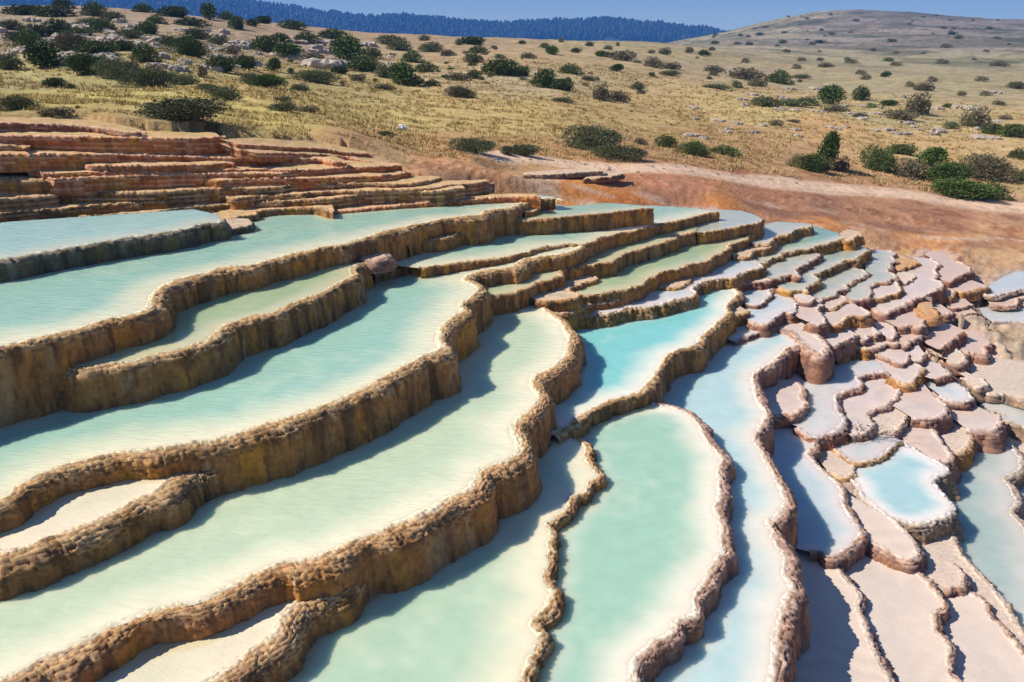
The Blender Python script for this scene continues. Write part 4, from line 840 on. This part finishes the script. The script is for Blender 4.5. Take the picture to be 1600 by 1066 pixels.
# ---------------------------------------------------------------- bushes
def leaves(n, seed, size, lobes, upright=0.):
    """thousands of small leaf blades spread through several lobes; unit footprint, unit height"""
    r = np.random.default_rng(seed)
    L = []
    for i in range(lobes):
        a = r.uniform(0, 6.283); q = r.uniform(.05, .30) * (1 - .5 * upright)
        if lobes == 1: q = 0
        rad = r.uniform(.20, .34)
        L.append((q * math.cos(a), q * math.sin(a), r.uniform(.14, .48) + .16 * upright, rad, rad * r.uniform(.9, 1.25)))
    L = np.array(L)
    wgt = L[:, 3]**2; k = r.choice(len(L), n, p=wgt / wgt.sum())
    u = r.normal(size=(n, 3)); u /= np.linalg.norm(u, axis=1)[:, None]
    rad = r.uniform(.3, 1.12, n)**.5
    noise = 1 + .5 * fbm(u[:, 0] * 2.6 + k, u[:, 1] * 2.6, u[:, 2] * 2.6, seed=seed, o=3)
    c = L[k, :3] + u * np.stack([L[k, 3], L[k, 3], L[k, 4]], 1) * (rad * noise)[:, None]
    c[:, 2] = np.abs(c[:, 2])
    c[:, :2] *= (1.0 + .45 * (1 - c[:, 2:3]))
    d = u + r.normal(size=(n, 3)) * .7 + np.array([0, 0, .5]); d /= np.linalg.norm(d, axis=1)[:, None]
    s = np.cross(d, r.normal(size=(n, 3))); s /= np.linalg.norm(s, axis=1)[:, None]
    sz = size * r.uniform(.6, 1.4, n)[:, None]
    V = np.stack([c - s * sz * .35, c + d * sz * .9 - s * sz * .1, c + d * sz + s * sz * .15, c + s * sz * .35 + d * sz * .2], 1).reshape(-1, 3)
    F = np.arange(n * 4).reshape(-1, 4)
    m = np.abs(V[:, :2]).max(); V[:, :2] *= .5 / max(m, .3); V[:, 2] *= 1 / np.percentile(V[:, 2], 99.5)
    return V, F

def stems(seed, nst=7, r0=.012):
    r = np.random.default_rng(seed + 900); V = []; F = []
    for i in range(nst):
        a = r.uniform(0, 6.283); x1 = .30 * math.cos(a) * r.uniform(.3, 1); y1 = .30 * math.sin(a) * r.uniform(.3, 1); z1 = r.uniform(.45, .8)
        P = [np.array((x1 * .08, y1 * .08, -.12)), np.array((x1 * .45, y1 * .45, z1 * .5)), np.array((x1, y1, z1))]
        b = len(V)
        for j, p_ in enumerate(P):
            rr = r0 * (1.5, 1, .35)[j]
            for q in range(5): V.append(p_ + rr * np.array((math.cos(q * 1.2566), math.sin(q * 1.2566), 0)))
        for j in range(2):
            for q in range(5): F.append((b + j * 5 + q, b + j * 5 + (q + 1) % 5, b + (j + 1) * 5 + (q + 1) % 5, b + (j + 1) * 5 + q))
    return np.array(V), np.array(F)

PRO = {}
def proto(kind, lod, var):
    key = (kind, lod, var)
    if key not in PRO:
        n, sz = {0: (9000, .042), 1: (2400, .072), 2: (600, .13)}[lod]
        lob = {0: 6, 1: 9, 2: 5, 3: 7}[kind]
        if kind == 3: n = int(n * .7)
        V, F = leaves(n, 1000 + kind * 37 + lod * 101 + var * 7, sz, lob, 1. if kind == 2 else 0.)
        a = mesh_obj('foliage', V, F, M['leaf%d' % kind], None, smooth=False)
        b = None
        if lod < 2:
            V, F = stems(kind * 31 + var); b = mesh_obj('stem', V, F, M['bark'], None)
        PRO[key] = (a, b, [False])
    return PRO[key]

def place_bush(px, py, wpx, hpx, kind, label, group=None, dist=None):
    r = hit(px, py)
    if r is None: return None
    P, d = r
    W = wpx / FPX * d * rng.uniform(1.02, 1.3); H = hpx / FPX * d * rng.uniform(.72, .95)
    depth = max(.55 * W, min(W, 1.6 * H))
    lod = 0 if wpx > 55 and d < 40 else (1 if wpx > 24 else 2)
    a, b, used = proto(kind, lod, int(rng.integers(3)))
    name = {0: 'juniper_bush', 1: 'low_bush', 2: 'upright_bush', 3: 'dry_bush'}[kind]
    yc = P[:2] * (1 + .35 * depth / d)
    e = empty(name, (float(yc[0]), float(yc[1]), float(gz(yc[0], yc[1])) - .02), label, 'bush', group)
    az_ = math.atan2(P[0], P[1])
    e.rotation_euler = (0, 0, -az_)
    sc = (W, depth, H)
    for o in (a, b):
        if o is None: continue
        c = o if not used[0] else o.copy()
        if used[0]: COL.objects.link(c)
        c.parent = e; c.scale = sc
    used[0] = True
    return e

NEAR = [ # px, py of the foot, width, height, kind, label
(290,199,128,32,1,'long low dark green bush alone on the grass above the red terraces'),
(28,173,62,24,1,'dark low bush cut by the left edge on the yellow grass'),
(95,192,52,13,3,'faint olive scrub just above the dark red bank'),
(72,108,50,38,2,'upright dark green bush at the foot of the rocky hillside, far left'),
(140,118,62,32,2,'bushy green clump right of the upright one under the rocks'),
(185,126,66,32,1,'broad olive green clump in the middle of the row under the rocks'),
(237,138,84,30,1,'dark wide clump with the lowest foot in the row under the rocks'),
(290,134,44,16,1,'short low bush just right of the wide dark clump'),
(355,157,52,24,1,'round grey green bush at the right end of the row under the rocks'),
(420,138,62,26,2,'green bush standing left of the pale flat topped rock'),
(545,98,62,40,2,'tallest bright green bush on the rocky slope'),
(495,131,78,22,1,'wide olive bush under the pale flat topped rock'),
(630,134,52,40,2,'upright bright green bush on the lower edge of the scrub belt'),
(440,175,48,15,1,'small dark bush on open yellow grass, left one of a close pair'),
(482,176,48,13,3,'small brownish bush on open yellow grass, right one of a close pair'),
(440,159,30,11,1,'tiny bush just above the close pair on yellow grass'),
(718,153,58,18,3,'dead grey heap of brush on the open grass'),
(600,213,32,9,1,'tiny dark tuft beside the crumpled white bag'),
(738,241,82,30,1,'dense dark bush with white litter at its foot'),
(815,244,62,18,1,'flat dark bush right of the one with the litter'),
(925,236,112,42,1,'big rounded grey green mound of brush in the middle of the field'),
(968,253,104,28,1,'low dark green fringe in front of the big rounded mound'),
(850,138,40,30,0,'dark juniper with a white stone at its foot'),
(875,141,40,20,0,'smaller juniper touching the one with the white stone'),
(940,158,30,30,3,'grey brown upright bush right half bare, mid field'),
(965,159,44,20,3,'low spreading right half of the grey brown bush'),
(880,161,42,10,1,'flat little green mat on the grass below the junipers'),
(1042,231,34,24,0,'small dark bush leaning on the oval green one'),
(1080,243,56,26,0,'oval deep green bush above the dirt track'),
(1132,244,52,20,0,'rounded deep green bush right of the oval one above the track'),
(1190,167,52,15,1,'lone low green bush right of centre on the slope'),
(1298,164,46,34,2,'green pointed bush on the right slope'),
(1346,158,28,20,0,'neat round dark bush right of the pointed green one'),
(1435,180,42,32,3,'dusty leaning bush on the right slope'),
(1408,190,58,16,3,'straw coloured low bush in front of the dusty leaning one'),
(1262,268,74,30,0,'low dark green left half of the bush pair by the track'),
(1293,268,40,60,2,'tall narrow green bush by the track'),
(1315,269,28,26,3,'brownish ragged base right of the tall narrow bush'),
(1371,270,62,46,0,'big round dark green bush by the bend of the track'),
(1406,242,50,20,0,'flat topped dark bush behind the big round one'),
(1422,282,52,32,3,'dull purple brown bush right of the big round one'),
(1457,264,48,30,2,'bright green round bush above the dull brown one'),
(1476,292,72,36,2,'large green bush in the middle of the right thicket'),
(1505,314,92,30,2,'lowest green bush of the right thicket along the track'),
(1550,312,48,24,0,'dark end bush of the right thicket'),
(1537,284,76,46,3,'large grey ball shaped bush at the upper right of the thicket'),
(1525,200,42,30,3,'grey rounded bush on the far right slope'),
(1552,211,34,16,0,'small dark bush right below the grey rounded one'),
(1580,216,44,20,0,'wide dark bush near the right edge'),
(1590,250,28,16,0,'small dark bush at the right edge above the thicket'),
(1597,284,26,20,0,'dark bush cut by the right edge beside the thicket'),
(1483,202,28,13,1,'low green tuft left of the grey rounded bush on the far right slope'),
(1218,132,38,22,0,'dark bush at the left foot of the bare right hill'),
]
for b_ in NEAR: place_bush(*b_)

LEFTHILL = [(85,137,32,14,0),(110,139,22,10,1),(123,170,12,6,3),(270,128,40,14,1),(320,142,36,12,1),(340,148,40,14,1),(10,110,40,20,1),(50,80,45,30,0),(105,85,60,30,3),(150,90,50,25,0),(190,80,40,18,0),
(230,100,45,28,0),(315,122,22,20,3),(345,113,45,24,0),(380,107,45,18,0),(390,132,40,18,1),(290,87,70,35,0),(328,32,28,24,2),(225,20,30,16,0),(150,27,35,20,0),(100,14,30,14,0),(40,24,60,16,0),(90,27,60,16,0),
(15,47,35,14,1),(95,55,40,25,0),(122,58,40,14,0),(142,44,40,14,1),(165,52,35,18,0),(230,54,35,18,0),(270,27,50,16,0),(300,42,50,16,0),(265,72,35,16,0),(340,70,30,12,1),(370,47,25,18,0),(355,32,30,14,0),(395,42,20,14,0),
(411,37,26,12,0),(460,47,50,14,0),(415,82,40,24,0),(452,92,50,24,2),(480,70,40,24,0),(430,113,30,22,2),(490,100,40,16,3),(522,62,55,18,0),(566,113,50,30,0),(583,93,35,22,0),(200,62,40,16,1),(175,34,36,14,1),(60,58,44,18,0),(25,66,40,16,1),(245,38,30,14,0),(310,62,44,18,1),(205,112,34,16,3),(160,104,30,14,1),(365,86,30,14,3),(440,66,30,14,0),(130,72,30,14,3)]
for x, y, a_, b_, k_ in LEFTHILL:
    place_bush(x, y, a_, b_, k_, {0: 'dark juniper bush among the pale rocks of the left hillside', 1: 'low grey green bush among the pale rocks of the left hillside', 2: 'fresh green upright bush among the pale rocks of the left hillside', 3: 'dry brown bush among the pale rocks of the left hillside'}[k_], 'bushes among the rocks of the left hillside')
MID = [(605,70,50,16,1),(625,80,40,18,1),(645,99,35,22,0),(672,82,40,16,1),(667,114,45,20,0),(597,122,30,20,1),(650,136,40,20,0),(676,135,25,12,0),(600,141,35,10,3),(470,143,30,14,1),(715,127,45,16,3),(742,124,25,16,0),(780,119,60,28,0),(737,99,40,14,1),
(748,84,35,14,0),(735,70,45,14,0),(665,64,20,9,1),(790,243,25,16,1),(812,119,30,18,0),(892,117,40,16,0),(838,133,30,12,1),(863,86,28,16,2),(850,76,16,10,0),(920,127,28,8,1),(995,141,25,12,1),(1000,147,20,7,3),(965,113,28,14,2),(940,89,25,12,2),(975,96,45,16,3),
(1020,106,35,18,3),(1050,109,40,14,3),(1045,119,35,10,1),(1019,121,12,8,2),(1040,86,25,12,3),(1075,83,20,10,3),(1097,88,16,10,2),(1115,113,35,12,3),(1165,126,60,22,3),(1115,119,22,9,3),(1120,140,45,10,1),(1150,138,20,14,1),(1185,136,35,12,3),(1165,99,20,9,3),
(900,83,20,10,0),(950,90,24,9,3),(825,92,26,10,3),(700,88,26,10,3),(780,92,24,9,1),(1000,226,25,12,3),(560,128,30,12,3),(530,116,28,12,0)]
for x, y, a_, b_, k_ in MID:
    place_bush(x, y, a_, b_, k_, {0: 'dark juniper bush dotted over the middle slope below the blue ridge', 1: 'low grey green bush dotted over the middle slope below the blue ridge', 2: 'small fresh green bush dotted over the middle slope below the blue ridge', 3: 'dry brownish bush dotted over the middle slope below the blue ridge'}[k_], 'bushes dotted over the middle slope')
RIGHT = [(1250,123,30,8,1),(1228,166,60,12,1),(1262,166,40,14,1),(1305,176,40,12,3),(1390,166,32,10,2),(1360,169,20,8,1),(1345,185,25,10,3),(1382,122,16,10,2),(1420,136,15,10,3),(1445,143,30,14,3),(1345,117,20,8,3),(1480,169,16,8,0),(1540,151,20,8,3),(1570,188,25,7,3),(1585,139,30,12,1),
(1213,198,28,12,3),(1240,192,25,6,3),(1350,125,22,9,3),(1500,150,18,7,3),(1455,128,18,8,3),(1530,128,24,8,3),(1560,165,24,8,1),(1330,100,24,8,3),(1290,106,26,8,3),(1400,104,24,7,3),(1470,100,24,7,3),(1560,104,28,8,3),(1250,96,22,7,3)]
for x, y, a_, b_, k_ in RIGHT:
    place_bush(x, y, a_, b_, k_, {0: 'small dark bush scattered at the foot of the bare right hill', 1: 'low green bush scattered at the foot of the bare right hill', 2: 'small bright green bush scattered at the foot of the bare right hill', 3: 'small dry bush scattered at the foot of the bare right hill'}[k_], 'bushes scattered at the foot of the right hill')
for i in range(70):
    x = rng.uniform(1080, 1620); y = rng.uniform(24, 100)
    s = (4 + 7 * (y - 20) / 80) * rng.uniform(.5, 1.3)
    place_bush(x, y, s * 1.6, s * .6, 3 if rng.random() < .6 else 0, 'tiny dark shrub dotting the bare right hill', 'tiny shrubs dotting the bare right hill')
for i in range(70):
    x = rng.uniform(380, 1250); y = rng.uniform(66, 135)
    place_bush(x, y, rng.uniform(8, 18), rng.uniform(4, 8), int(rng.choice([0, 1, 3, 3])), 'tiny scrub plant on the middle slope', 'tiny scrub plants on the middle slope')

# ---------------------------------------------------------------- loose limestone slabs on the left hillside and the right slope
def rock_mesh(seed):
    r = np.random.default_rng(seed); n = 22
    th = np.linspace(0, 2 * math.pi, n, endpoint=False); rad = .5 * (1 + .35 * fbm(np.cos(th) * 1.3 + seed, np.sin(th) * 1.3, seed=seed))
    V = []; prof = [(.0, -.5, 1), (1.0, -.5, .92), (1.06, .0, .9), (1.0, .32, .95), (.88, .46, .98), (.5, .5, 1)]
    V.append((0, 0, -.5))
    rows = []
    for j, (q, z, _) in enumerate(prof[1:]):
        row = []
        for i in range(n):
            row.append(len(V)); jit = 1 + .10 * r.normal()
            V.append((rad[i] * q * jit * math.cos(th[i]), rad[i] * q * jit * math.sin(th[i]) * .8, z + .09 * r.normal()))
        rows.append(row)
    V.append((0, 0, .5)); F = []
    for a_, b_ in zip(rows[:-1], rows[1:]):
        for i in range(n):
            j = (i + 1) % n; F += [(a_[i], a_[j], b_[j]), (a_[i], b_[j], b_[i])]
    for i in range(n):
        j = (i + 1) % n; F += [(0, rows[0][j], rows[0][i]), (len(V) - 1, rows[-1][i], rows[-1][j])]
    return V, F
RK = [mesh_obj('limestone_rock', *rock_mesh(s), M['limestone'], None, smooth=False) for s in range(6)]
RKU = [False] * 6
def place_rock(px, py, wpx, hpx, label, group):
    r = hit(px, py)
    if r is None: return
    P, d = r; k = int(rng.integers(6))
    o = RK[k] if not RKU[k] else RK[k].copy()
    if RKU[k]: COL.objects.link(o)
    RKU[k] = True
    W = wpx / FPX * d; H = max(.12, hpx / FPX * d * 1.4) if wpx > 7 else W * .5
    o.location = (float(P[0]), float(P[1]), float(P[2]) + H * .12); o.scale = (W, W * rng.uniform(.6, 1.1), H)
    o.rotation_euler = (rng.normal() * .08, .10 + rng.normal() * .06, rng.uniform(-.6, .6))
    tag(o, label, 'rock', group)
for i in range(130):
    x = rng.beta(1.3, 1.5) * 640 - 10; yb = np.interp(x, [0, 250, 450, 640], [96, 116, 110, 105]); yt = np.interp(x, [0, 200, 400, 640], [26, 30, 52, 76])
    y = yt + (yb - yt) * rng.beta(1.5, 1.2)
    place_rock(x, y, rng.uniform(10, 34), rng.uniform(3, 7), 'pale limestone slab lying among bushes on the left hillside', 'limestone slabs on the left hillside')
place_rock(505, 108, 62, 14, 'largest pale flat topped rock above the wide olive bush', None)
for i in range(60):
    x = rng.uniform(1080, 1560); y = rng.uniform(138, 218)
    place_rock(x, y, rng.uniform(8, 26), rng.uniform(2, 4), 'thin pale stone slab half buried in the right slope', 'thin stone slabs in the right slope')
for i in range(60):
    x = rng.uniform(700, 1250); y = rng.uniform(238, 262) + (x - 700) * .05
    place_rock(x, y, rng.uniform(2.5, 6), rng.uniform(1, 2.5), 'small pale stone at the edge of the dirt track', 'small stones along the dirt track')

# ---------------------------------------------------------------- dry grass tufts (uncountable)
def tufts(n, a0, a1, d0, d1, h0, h1, mat, name, seed, keep):
    r = np.random.default_rng(seed)
    a_ = r.uniform(a0, a1, n); d = np.exp(r.uniform(math.log(d0), math.log(d1), n)); x = np.sin(a_) * d; y = np.cos(a_) * d
    ok = keep(x, y, a_, d); x, y, d = x[ok], y[ok], d[ok]; n = len(x); z = gz(x, y)
    nb = 7; X = np.repeat(x, nb); Y = np.repeat(y, nb); Z = np.repeat(z, nb)
    k = len(X); th = r.uniform(0, 6.283, k); ln = r.uniform(h0, h1, k); lean = r.uniform(.5, 1.8, k); wd_ = np.clip(np.repeat(d, nb) * .0007, .006, .04)
    bx = X + .05 * r.normal(size=k); by = Y + .05 * r.normal(size=k)
    tx = bx + np.cos(th) * lean * ln; ty = by + np.sin(th) * lean * ln
    V = np.stack([np.stack([bx - wd_ * np.sin(th), by + wd_ * np.cos(th), Z - .02], 1), np.stack([bx + wd_ * np.sin(th), by - wd_ * np.cos(th), Z - .02], 1), np.stack([tx, ty, Z + ln], 1)], 1).reshape(-1, 3)
    o = mesh_obj(name, V, np.arange(k * 3).reshape(-1, 3), M[mat], None, smooth=False); tag(o, 'tufts of short dry yellow grass over the field behind the terraces', 'grass', kind='stuff'); return o
def keepf(x, y, a_, d):
    q = fbm(x / 1.5, y / .9, seed=201); tdk = seg_dist(np.stack([x, y], 1), tl[::6])
    dl = np.interp(a_, [-.65, -.35, 0, .35, .65], [11.8, 14.5, 17.8, 21.5, 24.5])
    ta = np.arctan2(tl[:, 0], tl[:, 1]); tdist = np.interp(a_, ta, np.hypot(tl[:, 0], tl[:, 1]), left=0)
    return (q > -.15) & (tdk > .8) & (d > dl) & (d > tdist)
tufts(30000, -.68, .68, 11.5, 60, .03, .10, 'straw', 'dry_grass', 5, keepf)

# ---------------------------------------------------------------- far wood on the ridge (one mass)
M['pine'] = leaf_mat('far_pine', (.012, .025, .02), (.03, .05, .03))
def forest(n, seed):
    r = np.random.default_rng(seed); V = []; F = []
    a_ = r.uniform(math.radians(-40), math.radians(16), n); d = r.uniform(1250, 1560, n)
    Z = ridge_z(a_, d); H = r.uniform(6, 14, n); R_ = H * r.uniform(.22, .42, n)
    for i in range(n):
        x, y, z = math.sin(a_[i]) * d[i], math.cos(a_[i]) * d[i], Z[i] - 1.5
        b = len(V); ph = r.uniform(0, 6.28)
        for lv, (q, zz) in enumerate([(.35, .05), (1, .32), (.75, .62), (.32, .86)]):
            for k in range(6):
                t_ = ph + k * 1.0472 + lv * .5; rr = R_[i] * q * (1 + .3 * r.normal() * .5)
                V.append((x + rr * math.cos(t_), y + rr * math.sin(t_), z + H[i] * zz * (1 + .04 * r.normal())))
        V.append((x, y, z + H[i]))
        for lv in range(3):
            for k in range(6):
                k2_ = (k + 1) % 6; F += [(b + lv * 6 + k, b + lv * 6 + k2_, b + lv * 6 + 6 + k2_), (b + lv * 6 + k, b + lv * 6 + 6 + k2_, b + lv * 6 + 6 + k)]
        for k in range(6): F.append((b + 18 + k, b + 18 + (k + 1) % 6, b + 24))
    o = mesh_obj('pine_forest', V, F, M['pine'], None, smooth=False)
    tag(o, 'dense blue hazed forest along the far ridge', 'forest', kind='stuff')
forest(9000, 3)

# ---------------------------------------------------------------- litter, the dead branch
def crumple(name, px, py, s, label, cat):
    P, d = hit(px, py); r = np.random.default_rng(int(px)); u = []; 
    n1, n2_ = 9, 14; V = []; F = []
    for i in range(n1 + 1):
        for j in range(n2_):
            t_ = math.pi * i / n1; f_ = 2 * math.pi * j / n2_
            q = s * (1 + .35 * r.normal() * math.sin(t_)); V.append((q * math.sin(t_) * math.cos(f_), q * .7 * math.sin(t_) * math.sin(f_), .8 * q * math.cos(t_) + s * .6))
    for i in range(n1):
        for j in range(n2_): F.append((i * n2_ + j, (i + 1) * n2_ + j, (i + 1) * n2_ + (j + 1) % n2_, i * n2_ + (j + 1) % n2_))
    o = mesh_obj(name, V, F, M['litter'], None, smooth=False); o.location = tuple(float(v) for v in P); tag(o, label, cat)
crumple('plastic_bag', 628, 204, .11, 'crumpled white plastic bag lying on the brown grass', 'bag')
crumple('litter', 752, 242, .045, 'small white scrap of litter at the foot of the dense dark bush', 'litter')
crumple('litter', 690, 241, .03, 'tiny white scrap on bare earth left of the dense dark bush', 'litter')

def tube(V, F, P, r0, r1, sides=5):
    P = np.array(P); b = len(V); n = len(P)
    for i in range(n):
        t_ = P[min(i + 1, n - 1)] - P[max(i - 1, 0)]; t_ /= np.linalg.norm(t_) + 1e-9
        a_ = np.cross(t_, (0, 0, 1)); a_ /= np.linalg.norm(a_) + 1e-9; c_ = np.cross(t_, a_); rr = r0 + (r1 - r0) * i / (n - 1)
        for k in range(sides): V.append(tuple(P[i] + rr * (a_ * math.cos(k * 6.283 / sides) + c_ * math.sin(k * 6.283 / sides))))
    for i in range(n - 1):
        for k in range(sides): F.append((b + i * sides + k, b + i * sides + (k + 1) % sides, b + (i + 1) * sides + (k + 1) % sides, b + (i + 1) * sides + k))
hv = next(t for t in TER if t['id'] == 'V0')['h']
V, F = [], []; r = np.random.default_rng(12)
A = unproj(1328, 682, hv - .03); B = unproj(1398, 684, hv - .05)
main = [A + (B - A) * q + np.array((0, .04 * math.sin(q * 5), .012 + .01 * math.sin(q * 9))) for q in np.linspace(0, 1, 9)]
tube(V, F, main, .006, .003)
for i in range(26):
    q = r.uniform(.15, .9); s0 = A + (B - A) * q + np.array((0, 0, .02)); an = r.uniform(-2.6, 2.6); L = r.uniform(.10, .30)
    e0 = s0 + np.array((math.sin(an) * L, math.cos(an) * L, r.uniform(.0, .14))); mid_ = (s0 + e0) / 2 + r.normal(size=3) * .015
    tube(V, F, [s0, mid_, e0], .003, .0012)
    for j in range(5):
        c = s0 + (e0 - s0) * r.uniform(.3, 1) + r.normal(size=3) * .012; tube(V, F, [c, c + r.normal(size=3) * .012 + (0, 0, .008)], .006, .003)
m_ = plain('dead_twig', (.08, .06, .07), .9)
o = mesh_obj('dead_branch', V, F, m_, None); tag(o, 'dead twiggy branch lying in the small grey white pool', 'branch')
V, F = [], []
hr = 4.86
rp = [unproj(x, y, h_) + np.array((0, 0, .0)) for x, y, h_ in [(1446,545,4.62),(1465,562,4.66),(1482,580,4.70),(1500,598,4.74),(1518,614,4.78),(1534,628,4.82)]]
rp = list(catmull(np.array(rp), 6) + np.random.default_rng(4).normal(size=(31, 3)) * .012)
tube(V, F, rp, .009, .004, 6)
o = mesh_obj('dry_root', V, F, M['bark'], None); tag(o, 'long thin grey root running down the dusty right part of the terraces', 'root')

# ---------------------------------------------------------------- air between here and the far ridge
hz = bpy.data.materials.new('air'); hz.use_nodes = True; n = hz.node_tree; n.nodes.clear()
pv = n.nodes.new('ShaderNodeVolumePrincipled'); pv.inputs['Color'].default_value = (.09, .32, .95, 1); pv.inputs['Density'].default_value = HAZE; pv.inputs['Anisotropy'].default_value = .0
ou = n.nodes.new('ShaderNodeOutputMaterial'); n.links.new(pv.outputs[0], ou.inputs['Volume'])
zlo = float(min(GROUNDZ.min(), RZ.min())) - 1.5; zhi = float(max(GROUNDZ.max(), RZ.max())) + 40
hx = 1765.
V = [(x, y, z) for z in (zlo, zhi) for y in (-hx, hx) for x in (-hx, hx)]
F = [(0, 2, 3, 1), (4, 5, 7, 6), (0, 1, 5, 4), (2, 6, 7, 3), (0, 4, 6, 2), (1, 3, 7, 5)]
o = mesh_obj('haze', V, F, hz, None, smooth=False); tag(o, kind='stuff')
